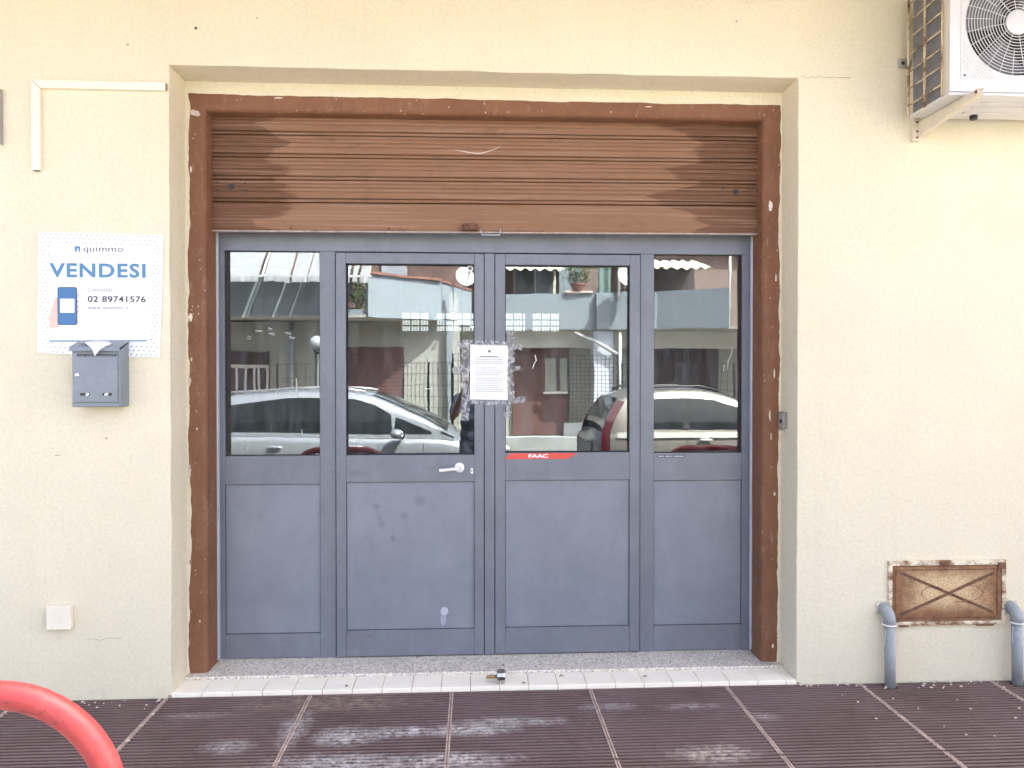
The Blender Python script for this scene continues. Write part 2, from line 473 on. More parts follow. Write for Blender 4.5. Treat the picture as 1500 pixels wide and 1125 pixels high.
def tape_mat():
    m = bpy.data.materials.new('crinkled_clear_tape'); m.use_nodes = True; nt = m.node_tree; t = NT(nt)
    b = nt.nodes['Principled BSDF']; out = nt.nodes['Material Output']
    b.inputs['Base Color'].default_value = (.72, .72, .72, 1); b.inputs['Roughness'].default_value = .15
    cr = t.noise(26, 3, .55, t.pos((1, 1, .7)), 2.0)
    t.l(t.bump(cr, .7, .008), b.inputs['Normal'])
    tr = t.n('ShaderNodeBsdfTransparent'); tr.inputs[0].default_value = (.85, .85, .85, 1)
    mx = t.n('ShaderNodeMixShader'); t.l(t.ramp(cr, .38, .66, (.10, .10, .10, 1), (.58, .58, .58, 1)), mx.inputs[0])
    t.l(tr.outputs[0], mx.inputs[1]); t.l(b.outputs[0], mx.inputs[2]); t.l(mx.outputs[0], out.inputs[0])
    return m
m_tape = tape_mat()

# street materials
m_road = M('asphalt', (.055, .054, .052), .9, var=.2, vs=2, bump=.5, bs=160, dirt=.3, dirtcol=(.13, .125, .12), ds=3)
m_ground = M('dusty_ground', (.20, .18, .15), .95, var=.2, vs=.8)
m_kerb = M('kerb_stone', (.36, .35, .33), .85, var=.15, vs=6, bump=.3, bs=90)
m_intwall = M('interior_plaster', (.32, .32, .31), .9, var=.06)
m_intfloor = M('interior_floor', (.16, .15, .14), .6, var=.15)
m_hwhite = plaster('white_house_render', (.25, .30, .35), False)
m_hgrey = plaster('grey_house_render', (.36, .375, .355), False)
m_hpink = plaster('brown_red_house_render', (.19, .12, .105), False)
m_terra = M('terracotta', (.22, .10, .075), .8, var=.2, vs=15, bump=.3, bs=60)
m_hshut = M('brown_house_shutter', (.115, .06, .052), .55, var=.15, vs=5)
m_hdark = M('dark_house_shutter', (.06, .045, .045), .55, var=.2, vs=5)
m_fence = M('dark_wire', (.03, .032, .033), .5, .4)
m_lowwall = M('stained_whitewash', (.28, .30, .30), .9, var=.25, vs=3, dirt=.7, ds=4, dirtcol=(.25, .25, .2))
m_cloth = M('white_awning_cloth', (.25, .265, .28), .9, var=.05)
m_corr = M('cream_corrugated_sheet', (.66, .63, .53), .7, var=.1, vs=3)
m_leaf = M('plant_leaf', (.07, .12, .04), .6, var=.4, vs=20)
m_stem = M('plant_stem', (.12, .085, .05), .8)
m_gpost = M('green_painted_post', (.16, .25, .22), .5)
m_winfr = M('white_window_frame', (.55, .54, .50), .5)
m_wing = M('house_window_glass', (.06, .075, .08), .08, spec=.8)
m_globe = M('lamp_globe', (.34, .37, .39), .12, var=.03, coat=.5)
m_silver = M('silver_car_paint', (.32, .35, .39), .32, .55, var=.015, coat=.8)
m_beige = M('beige_car_paint', (.24, .225, .20), .32, .5, var=.015, coat=.8)
m_beigelt = M('pale_car_trim', (.50, .50, .48), .35, .3, var=.02)
m_carglass = M('car_glass', (.012, .015, .016), .03, var=.02, spec=.35)
m_tyre = M('tyre_rubber', (.02, .02, .02), .85)
m_carblk = M('car_black_trim', (.018, .018, .02), .45)
m_tail = M('red_tail_lamp', (.06, .004, .006), .12, var=.1, vs=30, coat=1.)
m_lampw = M('clear_head_lamp', (.7, .72, .74), .1, .3, coat=1.)
m_skin = M('skin', (.26, .145, .10), .55, var=.08)
m_hair = M('dark_hair', (.02, .017, .015), .6)
m_shirt = M('navy_cotton', (.022, .03, .06), .85, var=.25, vs=18, bump=.4, bs=40, bd=.01)
m_jeans = M('dark_denim', (.03, .04, .065), .85, var=.3, vs=14)

# ------------------------------------------------------------------ the setting: ground, road, pavement
def struct(o): o['kind'] = 'structure'; return o

gb = MB().add([(-400, -400, -.16), (400, -400, -.16), (400, 400, -.16), (-400, 400, -.16)], [(0, 1, 2, 3)])
struct(gb.build('ground', m_ground))
rb = MB().add([(-60, -9.2, -.12), (60, -9.2, -.12), (60, -2.52, -.12), (-60, -2.52, -.12)], [(0, 1, 2, 3)])
struct(rb.build('road', m_road))
kb = MB().box(-30, 30, -2.54, -2.42, -.2, .0)
struct(kb.build('kerb', m_kerb, bevel=.015))

pv = struct(MB().box(-30, 30, -2.415, .5, -.15, -.0122).build('pavement', m_joint))
# one ribbed panel, ribs parallel to the wall; mesh shared by every panel
PW = .677
def panel_mesh():
    g = .005; w = PW - 2 * g; n = 26; p = PW / n
    prof = []
    for i in range(n):
        y = i * p
        prof += [(y + .0, -.0115), (y + p * .36, -.0115), (y + p * .43, -.0008), (y + p * .55, 0.0006), (y + p * .9, -.0004), (y + p * 1.0, -.0115)]
    vs = []; fs = []
    for (y, z) in prof:
        vs += [(g, y - PW, z), (g + w, y - PW, z)]
    for i in range(len(prof) - 1):
        fs.append((2 * i, 2 * i + 1, 2 * i + 3, 2 * i + 2))
    n0 = len(vs)
    # raised metal-like rim at the left and right edge
    for x0, x1 in ((g - .003, g + .004), (g + w - .004, g + w + .003)):
        k = len(vs)
        vs += [(x0, g - PW, -.008), (x0, -g, -.008), (x0, g - PW, .0012), (x0, -g, .0012), (x1, g - PW, .0012), (x1, -g, .0012), (x1, g - PW, -.008), (x1, -g, -.008)]
        fs += [(k, k + 2, k + 3, k + 1), (k + 2, k + 4, k + 5, k + 3), (k + 4, k + 6, k + 7, k + 5)]
    me = bpy.data.meshes.new('paving_panel'); me.from_pydata(vs, [], fs); me.update()
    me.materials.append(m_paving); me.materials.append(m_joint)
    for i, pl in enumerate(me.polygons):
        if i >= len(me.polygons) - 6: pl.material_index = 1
    return me
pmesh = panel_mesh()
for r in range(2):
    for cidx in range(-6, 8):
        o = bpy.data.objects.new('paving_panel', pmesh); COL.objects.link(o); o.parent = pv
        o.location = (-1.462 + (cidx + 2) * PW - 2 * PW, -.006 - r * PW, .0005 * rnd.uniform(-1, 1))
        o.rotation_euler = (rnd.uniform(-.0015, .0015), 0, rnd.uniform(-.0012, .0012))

struct(MB().box(-30, 30, -2.418, -1.37, -.1, -.001).build('bounce_strip', m_kerb))  # pale strip added between panels and kerb to bounce light onto the wall
# threshold: granite slab and a row of white tiles in front of it
th = struct(MB().box(-1.46, 1.62, -.002, .62, -.05, .012).build('threshold', m_joint))
MB().box(-1.445, 1.608, .150, .60, .0, .036).build('granite_slab', m_granite, th, bevel=.004)
x = -1.442; k = 0
while x < 1.60:
    w = .1425
    x1 = min(x + w, 1.604)
    dz = rnd.uniform(-.001, .001)
    box('tile', m_tile, th, x + .0012, x1 - .0012, -.006, .147, .0, .0235 + dz, bevel=.0025)
    x += w; k += 1

# ------------------------------------------------------------------ the shop building
bld = thing('shop_building', (0, 0, 0), 'cream plastered shop building with a deep doorway recess', 'building')
OX0, OX1, OZ = -1.441, 1.604, 3.008

def u_shape(name, mat, parent, ox0, ox1, ozt, ix0, ix1, izt, z0, y0, y1, bev, seg=4, wob=0.0):
    bm = bmesh.new()
    pts = [(ox0, z0), (ox0, ozt), (ox1, ozt), (ox1, z0), (ix1, z0), (ix1, izt), (ix0, izt), (ix0, z0)]
    a = [bm.verts.new((x, y0, z)) for x, z in pts]; b = [bm.verts.new((x, y1, z)) for x, z in pts]
    for q in ((0, 1, 6, 7), (1, 2, 5, 6), (2, 3, 4, 5)):
        bm.faces.new([a[i] for i in q]); bm.faces.new([b[i] for i in reversed(q)])
    for i in range(8):
        j = (i + 1) % 8
        bm.faces.new((a[i], b[i], b[j], a[j]))
    bmesh.ops.recalc_face_normals(bm, faces=bm.faces[:])
    bm.edges.ensure_lookup_table()
    ed = []
    for e in bm.edges:
        i = {v.index for v in e.verts}
    ed = [e for e in bm.edges if set(e.verts) in ({a[4], a[5]}, {a[5], a[6]}, {a[6], a[7]})]
    if wob:
        bmesh.ops.subdivide_edges(bm, edges=ed, cuts=40)
        ed = [e for e in bm.edges if all(abs(v.co.y - y0) < 1e-6 for v in e.verts) and
              all(ix0 - 1e-4 < v.co.x < ix1 + 1e-4 and v.co.z < izt + 1e-4 for v in e.verts) and
              (abs(e.verts[0].co.x - e.verts[1].co.x) < 1e-5 and min(abs(e.verts[0].co.x - ix0), abs(e.verts[0].co.x - ix1)) < 1e-4
               or abs(e.verts[0].co.z - izt) < 1e-5 and abs(e.verts[1].co.z - izt) < 1e-5)]
    bmesh.ops.bevel(bm, geom=ed, offset=bev, segments=seg, affect='EDGES', profile=.5)
    if wob:
        for v in bm.verts:
            if ix0 - .05 < v.co.x < ix1 + .05 and v.co.z < izt + .05 and v.co.y < y0 + .06:
                n = mnoise.noise_vector(Vector((v.co.x * 5, 1.3, v.co.z * 5)))
                n2 = mnoise.noise_vector(Vector((v.co.x * 19, 4.3, v.co.z * 19)))
                v.co.x += (n.x + .5 * n2.x) * wob; v.co.z += (n.z + .5 * n2.z) * wob if v.co.z > .2 else 0
    me = bpy.data.meshes.new(name); bm.to_mesh(me); bm.free(); me.materials.append(mat)
    for p in me.polygons: p.use_smooth = True
    me.set_sharp_from_angle(angle=R(35))
    o = bpy.data.objects.new(name, me); COL.objects.link(o); o.parent = parent
    return o

u_shape('facade_wall', m_wall, bld, -6.5, 7.5, 4.2, OX0, OX1, OZ, -.15, 0.0, .212, .006, 3, wob=.004)
u_shape('door_surround', m_brown, bld, -1.62, 1.78, 3.2, -1.343, 1.507, 2.866, .02, .2, .44, .026, 5, wob=.003)

# cream paint lapping over the brown surround with an uneven brush edge
def paint_edge(path_fn, n, name, dy=0.0):
    vs = []; fs = []
    for i in range(n + 1):
        (ax, az), (bx, bz) = path_fn(i / n)
        vs += [(ax, .1975 - dy, az), (bx, .1975 - dy, bz), (ax, .2015, az), (bx, .2015, bz)]
    for i in range(n):
        p = 4 * i; q = p + 4
        fs += [(p, p + 1, q + 1, q), (p + 1, p + 3, q + 3, q + 1), (p, q, q + 2, p + 2), (p + 2, q + 2, q + 3, p + 3)]
    return MB().add(vs, fs).build(name, m_wall, bld, smooth=False)
def wv(t, s, a, fq=1.):
    return a * (mnoise.noise(Vector((t * 9 * fq, s, 0))) + .6 * mnoise.noise(Vector((t * 31 * fq, s, 3))) + .35 * mnoise.noise(Vector((t * 90 * fq, s, 7))))
paint_edge(lambda t: ((OX0 - .01 + t * (OX1 - OX0 + .02), 3.02), (OX0 - .01 + t * (OX1 - OX0 + .02), 2.948 - .004 * t + wv(t, 1.5, .0055))), 200, 'paint_lap', .0008)
paint_edge(lambda t: ((OX0 - .01, .03 + t * 2.96), (OX0 + .012 + max(-.010, wv(t, 8.5, .014)), .03 + t * 2.96)), 200, 'paint_lap')
paint_edge(lambda t: ((OX1 + .01, .03 + t * 2.96), (OX1 - .012 - max(-.010, wv(t, 5.5, .010)), .03 + t * 2.96)), 200, 'paint_lap')
# fallen paint chip showing the filler, upper left corner of the surround
def flake(cx, cz, rx, rz, mat, y=.1975, seed=1, parent=bld, name='bare_patch'):
    rr = random.Random(seed); n = 18; poly = []
    for i in range(n):
        a = 2 * math.pi * i / n; q = .65 + .5 * rr.random()
        poly.append((cx + rx * q * math.cos(a), y, cz + rz * q * math.sin(a)))
    return MB().prism(poly, (0, .004, 0)).build(name, mat, parent)
flake(-1.392, 2.852, .026, .018, M('bare_filler', (.55, .47, .43), .9, var=.2, vs=60), seed=4)
flake(1.545, 2.423, .010, .030, M('bare_plaster_chip', (.82, .78, .70), .9, var=.1), seed=6)
flake(-1.418, 1.83, .010, .022, M('bare_plaster_chip', (.80, .74, .62), .9, var=.1), seed=9)

m_chip = M('flaked_paint_edge', (.66, .58, .46), .9, var=.2, vs=50)
for k_, (fx, fz, fw, fh) in enumerate(((-1.424, 1.51, .008, .03), (-1.416, 1.62, .006, .016), (-1.427, 1.06, .008, .05), (-1.415, 2.57, .007, .03), (-1.425, .60, .006, .02), (-1.39, 1.27, .005, .01), (1.575, 2.05, .006, .03),
                                      (1.568, 1.55, .005, .04), (1.545, 1.33, .006, .05), (1.552, 1.22, .004, .03), (1.572, .92, .006, .02), (-1.38, .30, .006, .012), (1.566, .12, .008, .02), (-.98, 2.935, .03, .006), (.9, 2.925, .03, .004))):
    flake(fx, fz, fw * .75, fh * .65, m_chip, seed=20 + k_, name='paint_chip')
# side walls, roof, back wall with high windows, interior
MB().box(-6.5, -6.3, .2125, 9.0, -.15, 4.2).build('side_wall', m_wall, bld)
MB().box(7.3, 7.5, .2125, 9.0, -.15, 4.2).build('side_wall', m_wall, bld)
MB().box(-6.55, 7.55, -.02, 9.05, 4.2, 4.35).build('roof', m_hgrey, bld)
MB().box(-6.5, 7.5, -1.35, -.001, 3.50, 3.68).build('overhang_slab', M('dark_overhang', (.24, .23, .21), .9, var=.15), bld, bevel=.01)  # unseen overhang added to shade the upper wall, dark to limit bounce
MB().box(-6.29, 7.29, .62, 8.49, -.10, .03).build('interior_floor', m_intfloor, bld)
MB().box(-6.29, 7.29, .45, 8.49, 3.25, 3.35).build('interior_ceiling', m_intwall, bld)
for xa, xb in ((-6.29, -1.65), (1.80, 7.29)): MB().box(xa, xb, .215, .44, -.1, 3.24).build('interior_front_wall', m_intwall, bld)
WINS = [(-1.16, -.724), (-.603, .0), (.50, .84), (.951, 1.396)]
WZ0, WZ1 = 2.255, 2.565
bw = MB().box(-6.3, 7.3, 8.5, 8.7, -.1, WZ0).box(-6.3, 7.3, 8.5, 8.7, WZ1, 4.2)
xs = [-6.3] + [v for p in WINS for v in p] + [7.3]
for i in range(0, len(xs), 2): bw.box(xs[i], xs[i + 1], 8.5, 8.7, WZ0, WZ1)
bw.build('back_wall', m_intwall, bld)
for a, b_ in WINS:
    g = MB()
    g.box(a, b_, 8.56, 8.60, WZ0, WZ0 + .012).box(a, b_, 8.56, 8.60, WZ1 - .012, WZ1)
    for zz in (WZ0 + .095, WZ0 + .195): g.box(a, b_, 8.55, 8.61, zz - .012, zz + .012)
    nb = int((b_ - a) / .045)
    for j in range(nb + 1):
        xx = a + (b_ - a) * j / nb; ww = .012 if j % 3 == 0 else .005
        g.box(max(a, xx - ww), min(b_, xx + ww), 8.57, 8.59, WZ0, WZ1)
    g.build('window_grille', m_winfr, bld)

# small plaster damage: crack, nail holes, scuffs
def crack(pts, w, parent, mat=m_crack, y=-.0012):
    vs = []; fs = []
    for i, (x, z) in enumerate(pts):
        ww = w * (.5 + rnd.random())
        vs += [(x, y, z - ww / 2), (x, y, z + ww / 2)]
    for i in range(len(pts) - 1): fs.append((2 * i, 2 * i + 1, 2 * i + 3, 2 * i + 2))
    return MB().add(vs, fs).build('plaster_crack', mat, parent)
crack([(1.61 + i * .02, 3.012 + .012 * mnoise.noise(Vector((i * .7, 0, 0))) + .004 * (i % 2)) for i in range(14)], .0025, bld)
crack([(-1.83 + i * .012, .285 + .004 * math.sin(i) + .0035 * max(0, i - 6) * .3) for i in range(14)], .003, bld, M('scuff_mark', (.4, .35, .28), .9), )
crack([(-1.98 + .01 * i, 1.16 + .001 * i) for i in range(4)], .003, bld, m_crack)
for hx, hz, hr in ((-1.315, 3.185, .007), (-1.74, 1.24, .004), (-1.03, 3.24, .003), (1.29, 3.28, .004), (-1.63, 3.1, .004)):
    MB().lathe((hx, -.0005, hz), (0, -1, 0), [(0, hr), (.0012, hr * .8)], 10).build('nail_hole', m_hole, bld)

# ------------------------------------------------------------------ roller shutter
sh = thing('roller_shutter', (.08, .30, 2.29), 'brown roller shutter pulled most of the way up above the grey door', 'roller shutter')
SX0, SX1 = -1.352, 1.516
tilt = lambda x: .0035 * (x - .08)
def extrude_profile(name, prof, x0, x1, mat, parent, nx=1):
    vs = []; fs = []; n = len(prof)
    for i in range(nx + 1):
        x = x0 + (x1 - x0) * i / nx
        for (y, z) in prof:
            wobble = .0012 * mnoise.noise(Vector((x * 2.3, z * 3, 1)))
            vs.append((x, y + wobble, z + tilt(x)))
    for i in range(nx):
        for k in range(n - 1):
            fs.append((i * n + k, (i + 1) * n + k, (i + 1) * n + k + 1, i * n + k + 1))
    return MB().add(vs, fs).build(name, mat, parent)
SY = .285
def slat(z0, h):
    q = lambda d, z: (SY + d, z0 + z)
    return [q(.02, -.001), q(.012, .0), q(.004, .0015), q(.0005, .005), q(-.001, .011), q(.0012, .0145), q(.008, .0165), q(.008, .0195),
            q(.0010, .0215), q(-.001, .027), q(-.0012, .050), q(.0022, .0525), q(-.0012, .055), q(-.0014, .072), q(.0022, .0745), q(-.0014, .077),
            q(-.001, .092), q(.0022, .0945), q(-.0006, .097), q(0.0, h - .006), q(.004, h - .0025), q(.011, h - .002), q(.02, h - .002)]
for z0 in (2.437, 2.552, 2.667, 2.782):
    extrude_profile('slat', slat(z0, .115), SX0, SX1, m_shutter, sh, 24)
q = lambda d, z: (SY + d, z)
rail = [q(.03, 2.289), q(.0, 2.289), q(-.004, 2.290), q(-.004, 2.296), q(-.001, 2.299), q(-.001, 2.31), q(-.002, 2.36), q(-.001, 2.425), q(.002, 2.432), q(.01, 2.4345), q(.03, 2.4345)]
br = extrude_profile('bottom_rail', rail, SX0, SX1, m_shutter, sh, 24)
lip = [q(.03, 2.281), q(-.008, 2.281), q(-.009, 2.283), q(-.009, 2.2875), q(-.008, 2.2885), q(.03, 2.2885)]
extrude_profile('edge_angle', lip, SX0, SX1, M('worn_steel_edge', (.36, .30, .26), .45, .4, var=.3, vs=30), br, 12)
# drilled plates at both ends of the lowest slat
for cx, cz in ((-1.241, 2.508), (1.390, 2.513)):
    b_ = MB().lathe((cx, SY + .0, cz), (0, -1, 0), [(0, .0135), (.0058, .013), (.0062, .009)], 16)
    b_.build('fixing_bolt', m_dark, sh)
    for dx in (-.069, .069):
        for dz in (-.018, .018):
            MB().lathe((cx + dx, SY + .001, cz + dz), (0, -1, 0), [(0, .0052), (.0046, .005)], 8).build('rivet_hole', m_dark, sh)
for fx in (-.94, -.72, -.44, .36, .82, 1.28):
    MB().lathe((fx, SY - .0035, 2.297 + rnd.uniform(0, .006)), (0, -1, 0), [(0, .006), (.002, .0045)], 8).build('rivet', m_rustdark, br)
lk = MB().lathe((-.021, SY - .012, 2.292), (0, 0, 1), [(0, .040), (.004, .043), (.026, .043), (.032, .039), (.034, .02)], 28)
lock = lk.build('shutter_lock', m_rustdark, sh, auto=40)
MB().tube([(.036, SY - .01, 2.305), (.038, SY - .022, 2.29), (.042, SY - .026, 2.268), (.134, SY - .026, 2.268), (.138, SY - .022, 2.29), (.14, SY - .01, 2.305)], .0032, 8).build('pull_handle', m_galv, sh, smooth=True)
# chalk-like scratch across one slat
pts = []
for i in range(15):
    t = i / 14
    pts.append((-.106 + .245 * t, 2.716 - .02 * math.sin(min(1, t * 1.25) * math.pi * .62) + .055 * max(0, t - .5) ** 1.6 * 2, ))
vs = []; fs = []
for i, (px, pz) in enumerate(pts):
    w = .0022 * math.sin(math.pi * (i + .3) / 14.6) + .0006
    vs += [(px, SY - .0022, pz - w + tilt(px)), (px, SY - .0022, pz + w + tilt(px))]
for i in range(14): fs.append((2 * i, 2 * i + 1, 2 * i + 3, 2 * i + 2))
MB().add(vs, fs).build('scratch', M('pale_scratch', (.62, .52, .46), .7), sh)
for gx0, gx1, nm in ((-1.372, -1.352, 'guide_rail'), (1.500, 1.526, 'guide_rail')):
    box(nm, m_galv, sh, gx0, gx1 + (.018 if gx0 < 0 else 0), .345, .372, .045, 2.30, bevel=.003)

# ------------------------------------------------------------------ entrance door
dr = thing('entrance_door', (.08, .40, .037), 'grey aluminium entrance door with two glazed leaves and glazed side panels', 'door')
FY0, FY1 = .378, .43          # fixed frame
LY0, LY1 = .366, .42          # opening leaves stand slightly proud
GY = .400
fr = box('top_rail', m_alu, dr, -1.352, 1.512, FY0, FY1, 2.196, 2.36)
def member(name, parent, x0, x1, z0, z1, y0=FY0, y1=FY1, mat=m_alu, bev=.002):
    return box(name, mat, parent, x0, x1, y0, y1, z0, z1, bevel=bev)
def gasket(parent, x0, x1, z0, z1, y, w=.0045):
    g = MB().box(x0, x1, y, y + .012, z0, z0 + w).box(x0, x1, y, y + .012, z1 - w, z1)
    g.box(x0, x0 + w, y, y + .012, z0 + w, z1 - w).box(x1 - w, x1, y, y + .012, z0 + w, z1 - w)
    return g.build('gasket', m_gasket, parent)
def unit(root, x0, x1, z0, z1, g, p, y0, y1, own):
    """stiles, rails, lower panel, pane. g and p: x0,x1,z0,z1 of pane and panel"""
    gx0, gx1, gz0, gz1 = g; px0, px1, pz0, pz1 = p
    cx0 = (gx0 + px0) / 2; cx1 = (gx1 + px1) / 2
    e = .0006
    member('stile', root, x0, cx0, z0, z1, y0, y1); member('stile', root, cx1, x1, z0, z1, y0, y1)
    if own: member('rail', root, cx0 + e, cx1 - e, gz1, z1, y0 + .0012, y1)
    member('rail', root, cx0 + e, cx1 - e, pz1, gz0, y0 + .0012, y1)
    member('rail', root, cx0 + e, cx1 - e, z0, pz0, y0 + .0012, y1)
    pn = MB().box(cx0 - .004, cx1 + .004, y0 + .012, y0 + .03, pz0 - .004, pz1 + .004)
    pn.build('panel', m_panel, root)
    gasket(root, cx0, cx1, gz0, gz1, y0 + .016)
    gasket(root, cx0, cx1, pz0, pz1, y0 + .009, .0022)
    MB().box(cx0 - .005, cx1 + .005, GY, GY + .006, gz0 - .005, gz1 + .005).build('pane', m_glass, root)
def sub(name, x0, x1, z0, z1):
    o = bpy.data.objects.new(name, None); o.empty_display_size = .05; COL.objects.link(o); o.parent = dr
    return o
s1 = sub('side_light', 0, 0, 0, 0)
unit(s1, -1.352, -.733, .038, 2.1955, (-1.310, -.813, 1.113, 2.197), (-1.314, -.816, .167, .961), FY0, FY1, False)
s2 = sub('side_light', 0, 0, 0, 0)
unit(s2, .901, 1.512, .038, 2.1955, (.974, 1.458, 1.117, 2.197), (.978, 1.468, .176, .967), FY0, FY1, False)
l1 = sub('door_leaf', 0, 0, 0, 0)
unit(l1, -.7285, .0535, .043, 2.188, (-.677, .004, 1.115, 2.132), (-.676, .003, .181, .971), LY0, LY1, True)
l2 = sub('door_leaf', 0, 0, 0, 0)
unit(l2, .1145, .8965, .043, 2.188, (.166, .838, 1.124, 2.131), (.169, .844, .182, .975), LY0, LY1, True)
member('centre_post', dr, .0575, .1105, .041, 2.190, LY0 + .002, LY1)
MB().box(-.7325, -.7290, .39, .44, .036, 2.196).box(.0540, .0570, .39, .44, .036, 2.19).box(.1110, .1140, .39, .44, .036, 2.19).box(.8970, .9005, .39, .44, .036, 2.196).box(-.729, .897, .39, .44, 2.1885, 2.1955).build('shadow_gap', m_gasket, dr)
# lever handle with round rose, and cylinder lock
hd = MB().lathe((-.077, LY0 - .0005, 1.047), (0, -1, 0), [(0, .026), (.006, .026), (.009, .022), (.010, .012)], 28)
hd.tube([(-.077, LY0 - .008, 1.047), (-.077, LY0 - .038, 1.047), (-.084, LY0 - .046, 1.0465), (-.10, LY0 - .048, 1.045), (-.182, LY0 - .046, 1.037)], [.009, .009, .009, .0085, .008], 12)
hd.build('handle', m_handle, l1, auto=40)
MB().box(-.018, -.004, LY0 - .004, LY0 + .002, 1.013, 1.043).build('lock_plate', m_steel, l1, bevel=.003)
MB().lathe((-.011, LY0 - .0035, 1.030), (0, -1, 0), [(0, .004), (.002, .0035)], 10).build('key_hole', m_hole, l1)
def spot(cx, cz, rx, rz, mat, y, seed, parent, name):
    poly = [(cx + rx * math.cos(a) * (1 + .06 * math.sin(3 * a + seed)), y, cz + rz * math.sin(a)) for a in [2 * math.pi * i / 24 for i in range(24)]]
    return MB().prism(poly, (0, .004, 0)).build(name, mat, parent)
# rubbed spot on the left leaf's lower panel (old glue)
spot(-.158, .275, .021, .022, M('dried_glue', (.40, .41, .46), .6, var=.1), y=LY0 + .0112, seed=3, parent=l1, name='glue_spot')
spot(-.164, .232, .016, .034, M('dried_glue', (.30, .31, .36), .6, var=.1), y=LY0 + .0113, seed=8, parent=l1, name='glue_spot')

# dried paint flecks and scratches on the panes
m_fleck = M('dried_white_fleck', (.55, .56, .55), .8, var=.1)
def fleck(parent, pts, w, y=GY - .0012):
    vs = []; fs = []
    for i, (x, z) in enumerate(pts):
        ww = w * (1 - .5 * abs(2 * i / max(1, len(pts) - 1) - 1)); vs += [(x - ww, y, z - .3 * ww), (x + ww, y, z + .3 * ww)]
    for i in range(len(pts) - 1): fs.append((2 * i, 2 * i + 1, 2 * i + 3, 2 * i + 2))
    MB().add(vs, fs).build('paint_fleck', m_fleck, parent)
for (x, z) in ((-1.19, 1.745), (-1.14, 1.77), (-1.08, 1.78), (-1.07, 1.757), (-.985, 1.765), (-.965, 1.742)):
    fleck(s1, [(x + .018 * math.sin(3.1 * i + x * 40), z + .004 * i * math.cos(x * 90 + i)) for i in range(5)], .004)
fleck(s1, [(-.944, 1.525), (-.940, 1.49), (-.942, 1.45), (-.936, 1.43)], .0035)
fleck(s1, [(-1.04, 1.46), (-1.039, 1.43)], .0025); fleck(s1, [(-.915, 1.25), (-.914, 1.225)], .003)
fleck(s2, [(1.415, 1.69), (1.408, 1.65), (1.392, 1.62), (1.388, 1.57)], .0025); fleck(s2, [(1.370, 1.60), (1.366, 1.56)], .003)
fleck(l1, [(-.262, 1.468), (-.24, 1.466), (-.222, 1.467)], .006)
fleck(l2, [(.33, 1.65), (.338, 1.62), (.325, 1.60), (.318, 1.575)], .004); fleck(l2, [(.30, 1.655), (.318, 1.66)], .003)

# ------------------------------------------------------------------ lettering helper
def text(name, s, x0, z0, w, h, y, mat, parent, bold=0.0, space=1.0, shear=0.0, thick=.0004):
    cu = bpy.data.curves.new('lettering', 'FONT'); cu.body = s; cu.offset = bold; cu.space_character = space; cu.shear = shear
    cu.resolution_u = 3
    o = bpy.data.objects.new('lettering', cu); COL.objects.link(o)
    bpy.context.view_layer.update()
    dg = bpy.context.evaluated_depsgraph_get()
    me0 = o.evaluated_get(dg).to_mesh()
    vs = [v.co.copy() for v in me0.vertices]; fs = [tuple(p.vertices) for p in me0.polygons]
    o.evaluated_get(dg).to_mesh_clear()
    bpy.data.objects.remove(o); bpy.data.curves.remove(cu)
    mx0 = min(v.x for v in vs); mx1 = max(v.x for v in vs); my0 = min(v.y for v in vs); my1 = max(v.y for v in vs)
    out = [(x0 + (v.x - mx0) / (mx1 - mx0) * w, y, z0 + (v.y - my0) / (my1 - my0) * h) for v in vs]
    return MB().add(out, fs).build(name, mat, parent)

def sheet(name, mat, parent, corners, y, nx=10, nz=10, amp=.0, curl=.0, thick=.0012):
    (tl, tr, br_, bl) = corners; vs = []; fs = []
    for j in range(nz + 1):
        for i in range(nx + 1):
            u = i / nx; v = j / nz
            x = (tl[0] * (1 - u) + tr[0] * u) * (1 - v) + (bl[0] * (1 - u) + br_[0] * u) * v
            z = (tl[1] * (1 - u) + tr[1] * u) * (1 - v) + (bl[1] * (1 - u) + br_[1] * u) * v
            e = max(abs(u - .5), abs(v - .5)) * 2
            vs.append((x, y - amp * abs(mnoise.noise(Vector((x * 7, z * 7, 2)))) - curl * max(0, e - .85) / .15 * (.5 + mnoise.noise(Vector((x * 9, z * 9, 5)))), z))
    n = nx + 1
    for j in range(nz):
        for i in range(nx): fs.append((j * n + i, j * n + i + 1, (j + 1) * n + i + 1, (j + 1) * n + i))
    b = MB().add(vs, fs)
    return b.build(name, mat, parent, smooth=True)

def dashes(name, x0, x1, z, h, y, mat, parent, seed):
    """print too small to read: a row of little marks in word-like runs"""
    rr = random.Random(seed); b = MB(); x = x0
    while x < x1:
        w = rr.uniform(.0022, .0045)
        if rr.random() > .14: b.add([(x, y, z), (x + w, y, z), (x + w, y, z + h * rr.uniform(.75, 1)), (x, y, z + h * rr.uniform(.75, 1))], [(0, 1, 2, 3)])
        x += w + .0018
    return b.build(name, mat, parent)

